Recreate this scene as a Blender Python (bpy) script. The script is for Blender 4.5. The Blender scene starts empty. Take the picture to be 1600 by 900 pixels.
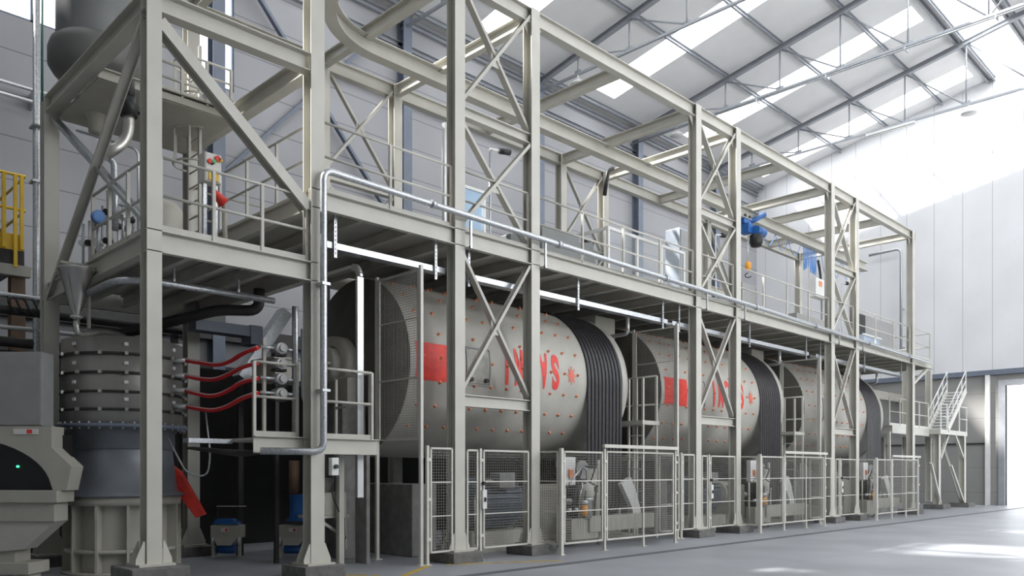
import bpy, bmesh, math, random
from mathutils import Vector, Matrix
random.seed(4)
PI = math.pi
S = bpy.context.scene
COL = S.collection
# ------------------------------------------------------------------ camera
EYE = 1.65
cam_d = bpy.data.cameras.new('camera'); cam = bpy.data.objects.new('camera', cam_d); COL.objects.link(cam)
cam.location = (0, 0, EYE)
cam.rotation_euler = (PI/2, 0, -PI/4)          # looks along (1,1,0): level, so verticals stay vertical
cam_d.sensor_width = 36.0; cam_d.lens = 36.0*1267/1600
cam_d.shift_x = 0.0; cam_d.shift_y = (736-450)/1600
cam_d.clip_start = 0.1; cam_d.clip_end = 300
S.camera = cam
# ------------------------------------------------------------------ world, sun, exposure
w = bpy.data.worlds.new('world'); S.world = w; w.use_nodes = True
bg = w.node_tree.nodes['Background']; bg.inputs[0].default_value = (0.93, 0.97, 1.0, 1); bg.inputs[1].default_value = 4.0
SKYLIGHT = 14.5
SIDEFILL = 10.5
sd = bpy.data.lights.new('sun', 'SUN'); sd.energy = 42.0; sd.angle = math.radians(2.0); sd.color = (1.0, 0.98, 0.94)
sun = bpy.data.objects.new('sun', sd); COL.objects.link(sun)
sun.rotation_euler = Vector((0.6, -0.75, -1.02)).to_track_quat('-Z', 'Y').to_euler()
sun.location = (10, 30, 40)
S.view_settings.view_transform = 'Standard'; S.view_settings.look = 'None'
S.view_settings.gamma = 1; S.view_settings.use_curve_mapping = False
S.view_settings.exposure = -0.2
# ------------------------------------------------------------------ materials
def mat(name, col, rough=0.55, metal=0.0, var=0.06, scale=3.0, bump=0.0, emit=None, estr=0, spec=None, streak=False):
    m = bpy.data.materials.new(name); m.use_nodes = True
    nt = m.node_tree; N = nt.nodes; L = nt.links
    b = N['Principled BSDF']
    b.inputs['Roughness'].default_value = rough; b.inputs['Metallic'].default_value = metal
    if spec is not None: b.inputs['Specular IOR Level'].default_value = spec
    tc = N.new('ShaderNodeTexCoord'); nz = N.new('ShaderNodeTexNoise')
    nz.inputs['Scale'].default_value = scale; nz.inputs['Detail'].default_value = 5
    if streak:
        mp = N.new('ShaderNodeMapping'); mp.inputs['Scale'].default_value = (1, 1, .15)
        L.new(tc.outputs['Object'], mp.inputs[0]); L.new(mp.outputs[0], nz.inputs['Vector'])
    else:
        L.new(tc.outputs['Object'], nz.inputs['Vector'])
    r = N.new('ShaderNodeValToRGB')
    a = [max(0, c*(1-var*2)) for c in col]; z = [min(1, c*(1+var)) for c in col]
    r.color_ramp.elements[0].position = .3; r.color_ramp.elements[1].position = .7
    r.color_ramp.elements[0].color = (*a, 1); r.color_ramp.elements[1].color = (*z, 1)
    L.new(nz.outputs['Fac'], r.inputs[0]); L.new(r.outputs[0], b.inputs['Base Color'])
    if bump:
        bp = N.new('ShaderNodeBump'); bp.inputs['Strength'].default_value = bump; bp.inputs['Distance'].default_value = .01
        L.new(nz.outputs['Fac'], bp.inputs['Height']); L.new(bp.outputs[0], b.inputs['Normal'])
    if emit:
        b.inputs['Emission Color'].default_value = (*emit, 1); b.inputs['Emission Strength'].default_value = estr
    return m

def panel_mat(name, col, axis, pitch, off=0.0, width=0.018, dark=0.45, axis2=None, pitch2=1):
    """flat cladding panels with narrow joints along one axis (and optionally a second)"""
    m = mat(name, col, .6, 0, .03, .5)
    nt = m.node_tree; N = nt.nodes; L = nt.links; b = N['Principled BSDF']
    src = b.inputs['Base Color'].links[0].from_socket
    tc = N.new('ShaderNodeTexCoord'); sp = N.new('ShaderNodeSeparateXYZ'); L.new(tc.outputs['Object'], sp.inputs[0])
    def joint(ax, pt, of):
        d = N.new('ShaderNodeMath'); d.operation = 'MULTIPLY_ADD'; d.inputs[1].default_value = 1/pt; d.inputs[2].default_value = 100-of/pt
        L.new(sp.outputs[ax], d.inputs[0])
        f = N.new('ShaderNodeMath'); f.operation = 'FRACT'; L.new(d.outputs[0], f.inputs[0])
        c = N.new('ShaderNodeMath'); c.operation = 'LESS_THAN'; c.inputs[1].default_value = width/pt; L.new(f.outputs[0], c.inputs[0])
        return c.outputs[0]
    fac = joint(axis, pitch, off)
    if axis2:
        mx = N.new('ShaderNodeMath'); mx.operation = 'MAXIMUM'; L.new(fac, mx.inputs[0]); L.new(joint(axis2, pitch2, 0), mx.inputs[1]); fac = mx.outputs[0]
    mix = N.new('ShaderNodeMix'); mix.data_type = 'RGBA'
    L.new(fac, mix.inputs[0]); L.new(src, mix.inputs[6]); mix.inputs[7].default_value = (*[c*dark for c in col], 1)
    L.new(mix.outputs[2], b.inputs['Base Color'])
    return m

def glow(name, col, strength, transp=0.0):
    m = bpy.data.materials.new(name); m.use_nodes = True; nt = m.node_tree; N = nt.nodes; L = nt.links
    N.remove(N['Principled BSDF']); out = N['Material Output']
    e = N.new('ShaderNodeEmission'); e.inputs[0].default_value = (*col, 1); e.inputs[1].default_value = strength
    if transp:
        t = N.new('ShaderNodeBsdfTransparent'); mx = N.new('ShaderNodeMixShader'); mx.inputs[0].default_value = transp
        L.new(e.outputs[0], mx.inputs[1]); L.new(t.outputs[0], mx.inputs[2]); L.new(mx.outputs[0], out.inputs[0])
    else: L.new(e.outputs[0], out.inputs[0])
    return m

def glass_mat(name, tint=(.6, .66, .70), op=.16):
    m = bpy.data.materials.new(name); m.use_nodes = True; nt = m.node_tree; N = nt.nodes; L = nt.links
    b = N['Principled BSDF']; out = N['Material Output']
    b.inputs['Base Color'].default_value = (*tint, 1); b.inputs['Roughness'].default_value = .08
    t = N.new('ShaderNodeBsdfTransparent'); mx = N.new('ShaderNodeMixShader'); mx.inputs[0].default_value = op
    L.new(t.outputs[0], mx.inputs[1]); L.new(b.outputs[0], mx.inputs[2]); L.new(mx.outputs[0], out.inputs[0])
    return m

STEEL = mat('pebble_grey_paint', (.53, .515, .46), .45, 0, .04, 2.0)
STEEL2 = mat('pebble_grey_paint_matt', (.50, .485, .44), .55, 0, .05, 2.5)
GALV = mat('galvanised_zinc', (.52, .54, .56), .36, .75, .12, 22)
INOX = mat('brushed_stainless', (.50, .49, .46), .34, .8, .10, 6, streak=True)
VESSEL = mat('vessel_steel', (.27, .262, .245), .38, .35, .12, 3, streak=True)
BLUEGREY = mat('blue_grey_steel', (.15, .175, .225), .5, 0, .05)
TRUSS = mat('truss_grey', (.34, .355, .38), .5, .2, .05)
DRUM = mat('drum_paint', (.45, .435, .39), .42, 0, .07, 1.6, streak=False)
HEAD = mat('drum_head_dark', (.085, .08, .07), .6, 0, .12)
RED = mat('red_paint', (.74, .045, .03), .5, 0, .1, 8)
HOSE = mat('red_hose', (.62, .015, .02), .35, 0, .05)
ORANGE = mat('orange_bolt_paint', (.78, .27, .12), .5, 0, .12, 20)
RUBBER = mat('black_rubber', (.03, .028, .032), .42, 0, .2, 12)
BLACK = mat('black_plastic', (.012, .012, .013), .45, 0, .1)
DARK = mat('dark_steel', (.035, .033, .032), .5, .1, .15)
CONC = mat('concrete', (.23, .225, .215), .85, 0, .12, 5, .3)
PLINTH = mat('plinth_concrete', (.16, .155, .15), .9, 0, .15, 7, .4)
FENCE = mat('fence_paint', (.60, .585, .53), .45, 0, .03)
MESH = mat('mesh_wire', (.27, .262, .235), .5, .2, .05)
BLUE = mat('blue_enamel', (.02, .12, .38), .35, 0, .08)
BLUEL = mat('blue_cable', (.10, .26, .60), .5, 0, .05)
YELLOW = mat('yellow_paint', (.78, .50, .03), .45, 0, .06)
WHITE = mat('white_enamel', (.72, .72, .70), .4, 0, .03)
CREAM = mat('cream_paint', (.44, .425, .37), .5, 0, .05)
BLUECONE = mat('blue_grey_cone', (.20, .215, .24), .4, .3, .08, 3)
BROWN = mat('brown_duct', (.20, .13, .085), .6, 0, .1)
GREYBOX = mat('grey_cabinet', (.30, .30, .295), .5, 0, .05)
SCREENG = mat('screen_grey', (.15, .16, .16), .5, 0, .05)
GREEN = mat('green_lens', (.02, .5, .15), .3)
ORANGEP = mat('orange_plastic', (.85, .36, .03), .4)
SILVER = mat('aluminium', (.62, .63, .63), .35, .6, .05)
GLASS = glass_mat('clear_glass')
LED = glow('green_led', (.05, 1, .35), 4)
SKYP = glow('translucent_skylight', (.94, .97, 1.0), SKYLIGHT, .42)
SKYDIM = glow('dimmed_unseen_skylight', (.94, .97, 1.0), SKYLIGHT*.12, .42)  # weaker glow for the unseen near strips, keeps the near light down
FILLPANE = glow('side_fill_glow', (.93, .96, 1.0), SIDEFILL)  # fill glow for the added panes on the right wall
BACKW = glow('daylit_slot_window', (.86, .94, 1.0), 7)
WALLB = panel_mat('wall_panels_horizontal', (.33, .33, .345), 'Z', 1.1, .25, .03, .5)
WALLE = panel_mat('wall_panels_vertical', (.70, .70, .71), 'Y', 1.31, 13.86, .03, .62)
WALLD = mat('wall_plain_grey', (.42, .42, .42), .7, 0, .03)  # even grey for the right and left walls
ROOF = mat('roof_sheet', (.85, .845, .84), .6, 0, .03, .6)
CONCW = panel_mat('precast_concrete_panels', (.27, .265, .255), 'Z', 1.2, .6, .02, .6)
FLOOR = mat('floor_concrete', (.30, .31, .335), .42, 0, .10, .55, .06)
STRIP = mat('floor_channel_dark', (.10, .105, .12), .6, 0, .1)
# ------------------------------------------------------------------ mesh helpers
class MB:
    def __init__(s): s.v = []; s.f = []; s.sm = []
    def add(s, vs, fs, smooth=False):
        o = len(s.v); s.v += [Vector(p) for p in vs]
        for f in fs: s.f.append(tuple(i+o for i in f)); s.sm.append(smooth)
        return s
    def box(s, x0, x1, y0, y1, z0, z1):
        return s.add([(x0,y0,z0),(x1,y0,z0),(x1,y1,z0),(x0,y1,z0),(x0,y0,z1),(x1,y0,z1),(x1,y1,z1),(x0,y1,z1)],
                     [(0,3,2,1),(4,5,6,7),(0,1,5,4),(1,2,6,5),(2,3,7,6),(3,0,4,7)])
    def frame(s, p0, p1, up=(0,0,1)):
        p0 = Vector(p0); p1 = Vector(p1); d = (p1-p0).normalized(); u = Vector(up)
        if abs(d.dot(u)) > .99: u = Vector((0,1,0)) if abs(d.z) > .9 else Vector((0,0,1))
        r = d.cross(u).normalized(); u = r.cross(d).normalized()
        return p0, p1, r, u
    def prof(s, p0, p1, poly, up=(0,0,1)):
        """sweep a closed 2-D profile (r,u) from p0 to p1"""
        p0, p1, r, u = s.frame(p0, p1, up); n = len(poly)
        vs = [p0+r*a+u*b for a, b in poly]+[p1+r*a+u*b for a, b in poly]
        fs = [(i, (i+1) % n, n+(i+1) % n, n+i) for i in range(n)]
        fs += [tuple(range(n))[::-1], tuple(range(n, 2*n))]
        return s.add(vs, fs)
    def bar(s, p0, p1, w, h=None, up=(0,0,1)):
        h = h or w
        return s.prof(p0, p1, [(-w/2,-h/2),(w/2,-h/2),(w/2,h/2),(-w/2,h/2)], up)
    def ibeam(s, p0, p1, b=.2, h=.24, tf=.018, tw=.012, up=(0,0,1)):
        B = b/2; H = h/2; t = tw/2
        return s.prof(p0, p1, [(-B,-H),(B,-H),(B,-H+tf),(t,-H+tf),(t,H-tf),(B,H-tf),(B,H),(-B,H),(-B,H-tf),(-t,H-tf),(-t,-H+tf),(-B,-H+tf)], up)
    def chan(s, p0, p1, w=.12, d=.06, t=.01, up=(0,0,1), flip=1):
        W = w/2
        pts = [(0,-W),(d*flip,-W),(d*flip,-W+t),(t*flip,-W+t),(t*flip,W-t),(d*flip,W-t),(d*flip,W),(0,W)]
        return s.prof(p0, p1, pts, up)
    def tube(s, pts, r, n=10, caps=True):
        pts = [Vector(p) for p in pts]; m = len(pts); rings = []; nrm = None
        for i, p in enumerate(pts):
            d = (pts[min(i+1, m-1)]-pts[max(i-1, 0)]).normalized()
            if nrm is None:
                a = Vector((0,0,1)) if abs(d.z) < .9 else Vector((1,0,0))
                nrm = d.cross(a).normalized()
            nrm = (nrm-d*nrm.dot(d)).normalized(); b = d.cross(nrm)
            rr = r[i] if isinstance(r, (list, tuple)) else r
            rings.append([p+(nrm*math.cos(2*PI*k/n)+b*math.sin(2*PI*k/n))*rr for k in range(n)])
        vs = [v for q in rings for v in q]
        fs = [(i*n+k, i*n+(k+1) % n, (i+1)*n+(k+1) % n, (i+1)*n+k) for i in range(m-1) for k in range(n)]
        s.add(vs, fs, True)
        if caps: s.add(rings[0], [tuple(range(n))[::-1]]); s.add(rings[-1], [tuple(range(n))])
        return s
    def lathe(s, prof, c=(0,0,0), axis='Z', n=40, smooth=True, a0=0, a1=2*PI):
        c = Vector(c); full = abs(a1-a0-2*PI) < 1e-6; m = len(prof); kk = n if full else n+1
        for i in range(m-1):
            vs = []
            for (r, h) in (prof[i], prof[i+1]):
                for k in range(kk):
                    a = a0+(a1-a0)*k/n; x, y = r*math.cos(a), r*math.sin(a)
                    vs.append(c+(Vector((x,y,h)) if axis == 'Z' else Vector((h,x,y)) if axis == 'X' else Vector((y,h,x))))
            fs = [(k, (k+1) % kk, kk+(k+1) % kk, kk+k) for k in range(n)]
            s.add(vs, fs, smooth)
        return s
    def cyl(s, p0, p1, r, n=20):
        return s.tube([p0, p1], r, n)
    def prism(s, poly, h, M=None):
        n = len(poly); vs = [Vector((a,b,0)) for a, b in poly]+[Vector((a,b,h)) for a, b in poly]
        if M: vs = [M @ v for v in vs]
        return s.add(vs, [(i, (i+1) % n, n+(i+1) % n, n+i) for i in range(n)]+[tuple(range(n))[::-1], tuple(range(n, 2*n))])
    def build(s, name, m, parent=None, local=False, bevel=0, **tags):
        off = Vector((0,0,0))
        if parent is not None and not local:
            q = parent
            while q is not None: off += q.location; q = q.parent
        me = bpy.data.meshes.new(name); me.from_pydata([v-off for v in s.v], [], s.f)
        me.polygons.foreach_set('use_smooth', s.sm)
        bm = bmesh.new(); bm.from_mesh(me)
        bmesh.ops.remove_doubles(bm, verts=bm.verts, dist=1e-5) if any(s.sm) else None
        bmesh.ops.recalc_face_normals(bm, faces=bm.faces)
        bm.to_mesh(me); bm.free()
        me.materials.append(m)
        o = bpy.data.objects.new(name, me); COL.objects.link(o)
        if parent is not None: o.parent = parent
        if bevel:
            bv = o.modifiers.new('bevel', 'BEVEL'); bv.width = bevel; bv.segments = 2; bv.limit_method = 'ANGLE'
        for k, v in tags.items(): o[k] = v
        return o
def thing(name, label, cat, loc=(0,0,0), rotz=0, group=None):
    o = bpy.data.objects.new(name, None); COL.objects.link(o); o.location = loc; o.rotation_euler = (0,0,rotz)
    o.empty_display_size = .2
    o['label'] = label; o['category'] = cat
    if group: o['group'] = group
    return o
def tag(o, label, cat, group=None):
    o['label'] = label; o['category'] = cat
    if group: o['group'] = group
    return o
def struct(name, mb, m, **k): return mb.build(name, m, kind='structure', **k)
def copy_tree(o, parent=None):
    c = o.copy(); COL.objects.link(c)
    if parent is not None: c.parent = parent
    for ch in list(o.children): copy_tree(ch, c)
    return c
def at(u, v, x=None, y=None, z=None, dz=0):
    """point of the hall seen along a given direction, at the stated plane"""
    t = (u-800)/1267
    if y is not None: X = y*(1+t)/(1-t); Y = y
    elif x is not None: X = x; Y = x*(1-t)/(1+t)
    else:
        s_ = 1792*(z-EYE)/(736-v); X = s_*(1+t)/2; Y = s_*(1-t)/2
    return Vector((X, Y, EYE+(736-v)*(X+Y)/1792 if z is None else z))
def arc(c, r, a0, a1, n, ex, ey):
    c = Vector(c); ex = Vector(ex); ey = Vector(ey)
    return [c+ex*r*math.cos(a0+(a1-a0)*i/n)+ey*r*math.sin(a0+(a1-a0)*i/n) for i in range(n+1)]
def rounded(pts, r=.15, n=5):
    pts = [Vector(p) for p in pts]; out = [pts[0]]
    for a, b, c in zip(pts, pts[1:], pts[2:]):
        d0 = (a-b).normalized(); d1 = (c-b).normalized(); q = min(r, (a-b).length*.49, (c-b).length*.49)
        p0 = b+d0*q; p1 = b+d1*q
        for i in range(n+1):
            t = i/n; out.append(p0*(1-t)**2+b*2*t*(1-t)+p1*t*t)
    return out+[pts[-1]]
# ------------------------------------------------------------------ THE HALL
XE, YB, YS, XW = 44.0, 23.6, -7.0, -9.0
YRIDGE = 8.3; ZE = 18.25; SL = .19
def roofz(y): return ZE+SL*((YB-y) if y >= YRIDGE else (YB-YRIDGE)-(YRIDGE-y))
struct('floor', MB().box(XW, XE+14, YS-6, YB+.4, -.3, 0), FLOOR)
# back wall with daylight slots near the left
mb = MB(); SLOTS = [(5.0, 7.1), (10.3, 11.55)]
xs = [XW]+[q for s_ in SLOTS for q in s_]+[XE]
mb.box(XW, XE, YB, YB+.35, 0, 13.25); mb.box(XW, XE, YB, YB+.35, 16.6, 19)
for a, b in zip(xs[::2], xs[1::2]): mb.box(a, b, YB, YB+.35, 13.25, 16.6)
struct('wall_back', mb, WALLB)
for n, (a, b) in enumerate(SLOTS):
    win = struct('window_%d' % (n+1), MB().box(a, b, YB+.15, YB+.2, 13.25, 16.6), BACKW)
    f = MB()
    for xx in (a+.03, (a+b)/2, b-.03): f.box(xx-.03, xx+.03, YB+.02, YB+.14, 13.25, 16.6)
    f.box(a, b, YB+.02, YB+.14, 13.25, 13.31); f.box(a, b, YB+.02, YB+.14, 14.9, 14.96)
    f.build('window_frame', BLUEGREY, win)
# end wall: cladding above, precast concrete below, door opening
DY0, DY1, DZ = 5.6, 10.72, 5.75
mb = MB()
mb.add([(XE,YS,6.4),(XE,YB,6.4),(XE,YB,ZE),(XE,YRIDGE,roofz(YRIDGE)+.02),(XE,YS,roofz(YS)),
        (XE+.3,YS,6.4),(XE+.3,YB,6.4),(XE+.3,YB,ZE),(XE+.3,YRIDGE,roofz(YRIDGE)+.02),(XE+.3,YS,roofz(YS))],
       [(0,1,2,3,4),(9,8,7,6,5),(0,5,6,1),(1,6,7,2),(2,7,8,3),(3,8,9,4),(4,9,5,0)])
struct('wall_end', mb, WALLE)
mb = MB(); mb.box(XE+.05, XE+.3, DY1, YB, 0, 6.4); mb.box(XE+.05, XE+.3, YS, DY0, 0, 6.4); mb.box(XE+.05, XE+.3, DY0, DY1, DZ, 6.4)
struct('wall_end_base', mb, CONCW)
struct('trim_1', MB().box(XE-.12, XE+.05, YS, YB, 6.28, 6.52), BLUEGREY)
mb = MB(); mb.box(XE-.05, XE+.3, DY1, DY1+.28, 0, DZ+.25); mb.box(XE-.05, XE+.3, DY0-.28, DY0, 0, DZ+.25); mb.box(XE-.05, XE+.3, DY0, DY1, DZ, DZ+.25)
struct('door_1', mb, TRUSS)
struct('trim_2', MB().box(XE-.02, XE+.04, DY1+.7, YB, 2.95, 3.02), DARK)
struct('trim_3', MB().box(XE-.12, XE+.04, 11.35, 11.55, 0, 6.3), WHITE)
# the sides of the hall behind the camera
mb = MB(); mb.box(XW, XE, YS-.3, YS, 0, 7.5); mb.box(XW, XE, YS-.3, YS, 13.5, 19)
for a, b in ((XW, 11), (18, 20), (27, 29), (36, XE)): mb.box(a, b, YS-.3, YS, 7.5, 13.5)
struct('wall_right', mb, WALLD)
for n, (a, b) in enumerate(((11, 18), (20, 27), (29, 36))):
    struct('window_%d' % (n+3), MB().box(a, b, YS-.2, YS-.15, 7.5, 13.5), FILLPANE)  # unseen glowing panes, added as fill for the frame's front faces
mb = MB(); mb.add([(XW,YS,0),(XW,YB,0),(XW,YB,ZE),(XW,YRIDGE,roofz(YRIDGE)),(XW,YS,roofz(YS)),
        (XW-.3,YS,0),(XW-.3,YB,0),(XW-.3,YB,ZE),(XW-.3,YRIDGE,roofz(YRIDGE)),(XW-.3,YS,roofz(YS))],
       [(0,1,2,3,4),(9,8,7,6,5),(0,5,6,1),(1,6,7,2),(2,7,8,3),(3,8,9,4),(4,9,5,0)])
struct('wall_left', mb, WALLD)
# roof sheets with skylight strips between every pair of rafters
SKX = [.4, 7.4, 14.4, 21.4, 28.4, 35.4, 42.2]; SW = .72
def slab(mb, x0, x1, y0, y1, t=.08, dz=0):
    z0, z1 = roofz(y0)+dz, roofz(y1)+dz
    mb.add([(x0,y0,z0),(x1,y0,z0),(x1,y1,z1),(x0,y1,z1),(x0,y0,z0+t),(x1,y0,z0+t),(x1,y1,z1+t),(x0,y1,z1+t)],
           [(0,3,2,1),(4,5,6,7),(0,1,5,4),(1,2,6,5),(2,3,7,6),(3,0,4,7)])
mb = MB(); edges = [XW]
def skw(sx): return SW if sx > 8 else 1.5  # near strips out of view, widened to enlarge the sun patches on the floor
for sx in SKX: edges += [sx-skw(sx), sx+skw(sx)]
edges.append(XE+.3)
Y1, Y2 = 22.6, 11.8          # skylight strip reach on the near slope
R1, R2 = 11.1, 9.6           # long ridge light band
for a, b in ((YB+.4, Y1), (Y2, R1), (R2, YRIDGE), (YRIDGE, 5.5), (-5.5, YS-.3)): slab(mb, XW, XE+.3, b, a)
for a, b in zip(edges[::2], edges[1::2]): slab(mb, a, b, Y2, Y1); slab(mb, a, b, -5.5, 5.5)
slab(mb, XW, 24, R2, R1)
struct('ceiling', mb, ROOF)
def pane(x0, x1, y0, y1):
    z0, z1 = roofz(y0)+.03, roofz(y1)+.03
    return MB().add([(x0,y0,z0),(x1,y0,z0),(x1,y1,z1),(x0,y1,z1)], [(0,3,2,1)])
n = 7
for sx in SKX:
    for a, b in ((Y2, Y1), (-5.5, 5.5)):
        struct('window_%d' % n, pane(sx-skw(sx), sx+skw(sx), a, b), SKYP if sx > 8 else SKYDIM); n += 1
struct('window_%d' % n, pane(24, XE, R2, R1), SKYP)
# purlins
n = 4
for py in (23.2, 21.2, 18.65, 16.1, 13.55, 11.45, 11.2, 9.5, 9.25, YRIDGE, 5.7, 3.1, .5, -2.1, -4.7):
    z = roofz(py); mb = MB().chan((XW, py, z-.1), (XE-.02, py, z-.1), .19, .09, .02, flip=1); struct('trim_%d' % n, mb, TRUSS); n += 1
# back wall columns and girts
CX = [3.87+7.03*k for k in range(6)]
for cx in CX:
    struct('trim_%d' % n, MB().ibeam((cx, YB-.2, 0), (cx, YB-.2, ZE), .38, .38, .03, .03, up=(0,1,0)), BLUEGREY); n += 1
for gz in (15.05, 17.0, 17.9):
    struct('trim_%d' % n, MB().chan((XW, YB-.02, gz), (XE, YB-.02, gz), .2, .14, .02, flip=1), TRUSS); n += 1
for a, b in (((CX[1]+.2, YB-.25, ZE-.6), (CX[2]-.2, YB-.25, 10.1)), ((CX[1]+.2, YB-.12, 10.6), (CX[2]-.2, YB-.12, ZE-.3))):
    struct('trim_%d' % n, MB().bar(a, b, .16, .1), BLUEGREY); n += 1
for gz in (5.55, 4.35, 3.6): 
    struct('trim_%d' % n, MB().box(XW, 16, YB-.35, YB-.02, gz, gz+.42), DARK); n += 1
# low black backdrop behind the mills, added to stand for under-deck darkness
struct('shade_backdrop', MB().box(2.0, XE-8, 17.3, 17.5, 0, 3.9), mat('shade_black', (.022, .021, .02), .8, 0, .1))
# roof trusses: one thing per rafter line
NODES = [23.2, 21.2, 18.65, 16.1, 13.55, 11.0, YRIDGE]
NODES += [2*YRIDGE-q for q in NODES[-2::-1]]
ZC = 17.62
ORD = ['nearest', 'second', 'third', 'fourth', 'fifth', 'farthest']
for i, cx in enumerate(CX):
    t = thing('roof_truss', '%s slim grey steel roof truss crossing the hall under the roof sheets' % ORD[i] if i != 5 else 'farthest slim grey roof truss, just in front of the white end wall', 'roof truss', (cx, YRIDGE, ZC), 0, 'roof trusses')
    for a, b in ((YB, YRIDGE), (YRIDGE, YS)):
        MB().ibeam((cx, a, roofz(a)-.3), (cx, b, roofz(b)-.3), .2, .2, .02, .02).build('rafter', TRUSS, t)
    MB().bar((cx, YB, ZC), (cx, YS, ZC), .1, .09).build('bottom_chord', TRUSS, t)
    for j, yy in enumerate(NODES):
        if not 0 < j < len(NODES)-1: continue
        MB().tube([(cx, yy, ZC), (cx, yy, roofz(yy)-.35)], .035, 8).build('hanger', TRUSS, t)
        MB().box(cx-.02, cx+.02, yy-.16, yy+.16, ZC-.02, ZC+.16).build('gusset', TRUSS, t)
        k = j+1 if yy > YRIDGE else j-1
        if yy != YRIDGE: MB().tube([(cx, yy-(.1 if yy > YRIDGE else -.1), roofz(yy)-.4), (cx, NODES[k]+(.1 if yy > YRIDGE else -.1), ZC+.08)], .035, 8).build('diagonal', TRUSS, t)
t = thing('cable_conduit', 'thin grey conduit run along the fifth roof truss chord', 'conduit', (CX[4]-.3, 8, ZC-.25))
MB().tube([(CX[4]-.3, YB, ZC-.25), (CX[4]-.3, YS, ZC-.25)], .035, 8).build('tube', GALV, t)
for yy in range(-4, 23, 3): MB().box(CX[4]-.34, CX[4]-.0, yy-.02, yy+.02, ZC-.3, ZC-.18).build('bracket', GALV, t)
t = thing('strip_light', 'long white batten lamp under the farthest roof truss chord', 'lamp', (CX[5], 14, ZC-.2))
MB().box(CX[5]-.08, CX[5]+.08, 13.1, 15.3, ZC-.15, ZC-.045).build('housing', WHITE, t)
MB().tube([(CX[5], 13.15, ZC-.19), (CX[5], 15.25, ZC-.19)], .04, 8).build('lamp_tube', WHITE, t)
# floor marks
struct('trim_%d' % n, MB().box(XW, XE, 9.42, 9.62, 0, .004), STRIP); n += 1
YL = mat('yellow_floor_paint', (.62, .40, .05), .6, 0, .25, 4)
for a, b in (((7.55, 10.6), (6.7, 9.3)), ((7.5, 10.75), (6.6, 11.35)), ((8.95, 11.0), (7.05, 9.7)), ((9.3, 10.95), (11.2, 9.9))):
    struct('trim_%d' % n, MB().bar((*a, .003), (*b, .003), .09, .004), YL); n += 1
# ------------------------------------------------------------------ STEEL FRAME
YF, YR = 11.2, 15.7
CXS = [6.8, 9.75, 11.75, 17.72, 19.68, 25.62, 27.55, 32.85]
ZD, ZT = 6.05, 10.85
fr = thing('steel_structure', 'tall pebble-grey steel frame of columns, beams and cross braces standing around the mills', 'steel frame', (20, 13.4, 0))
def column(x, y, z0, z1, par, b=.24, h=.24):
    c = MB().ibeam((x, y, z0), (x, y, z1), b, h, .02, .014, up=(0,1,0)).build('column', STEEL, par)
    MB().box(x-.24, x+.24, y-.24, y+.24, z0, z0+.03).build('base_plate', STEEL, c)
    for sx in (-1, 1):
        for yy in (y-.1, y+.1):
            g = MB(); M = Matrix(((sx,0,0,x+sx*.12),(0,0,1,yy-.008),(0,1,0,z0+.03),(0,0,0,1)))
            g.prism([(-.0,0),(.12,0),(.12,.06),(.02,.3),(0,.3)], .016, M)
            g.build('gusset', STEEL, c)
    return c
PZ = .19
for x in CXS:
    for y in (YF, YR): column(x, y, PZ, ZT, fr)
for x in CXS:       # plinths
    for y, w_ in ((YF, 'front'), (YR, 'rear')):
        if y == YR and x > 12: continue
        i = CXS.index(x)
        pl = MB().box(x-.36, x+.36, y-.36, y+.36, 0, PZ).build('plinth', PLINTH, bevel=.012)
        tag(pl, '%s concrete block under the %s frame column counted from the left, %s row' % ('low', ['second', 'third', 'fourth', 'fifth', 'sixth', 'seventh', 'eighth', 'rightmost'][i], w_), 'plinth', 'column plinths')
BM = MB
for y in (YF, YR):
    for a, b in zip(CXS, CXS[1:]):
        BM().ibeam((a+.0, y, ZT-.15), (b-.0, y, ZT-.15), .18, .3).build('beam', STEEL, fr)
    for a, b in ((9.75, 11.75), (17.72, 19.68), (25.62, 27.55)):
        BM().ibeam((a, y, 8.25), (b, y, 8.25), .16, .2).build('beam', STEEL, fr)
        if y == YF: BM().ibeam((a, y, 2.95), (b, y, 2.95), .14, .22).build('beam', STEEL, fr)
        for z0, z1 in ((8.4, 10.65), (6.15, 8.1)) + (((3.1, 5.7),) if y == YF else ()):
            for p, q, o in (((a+.1, y-.03, z0), (b-.1, y-.03, z1), 1), ((b-.1, y+.04, z0), (a+.1, y+.04, z1), -1)):
                BM().chan(p, q, (.13 if y == YF else .1), .06, .012, up=(0,1,0), flip=o).build('brace', STEEL2, fr)
            BM().box((a+b)/2-.11, (a+b)/2+.11, y-.0, y+.012, (z0+z1)/2-.15, (z0+z1)/2+.15).build('gusset', STEEL, fr)
lat = CXS+[14.73, 22.65, 30.2]
for x in lat: BM().ibeam((x, YF, ZT-.14), (x, YR, ZT-.14), .16, .26).build('beam', STEEL, fr)
BM().ibeam((6.8, YF, 8.05), (6.8, YR, 8.05), .2, .3).build('beam', STEEL, fr)
for x in CXS:
    for s_ in (-1, 1):      # knee plates at the tops
        g = MB(); M = Matrix(((s_,0,0,x+s_*.1),(0,0,1,YF-.01),(0,-1,0,ZT-.3),(0,0,0,1)))
        g.prism([(0,0),(.18,0),(0,.22)], .02, M); g.build('knee_plate', STEEL, fr)
MB().box(32.98, 33.0, YF-.14, YF+.14, ZT-.33, ZT+.02).build('knee_plate', STEEL, fr)
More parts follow.
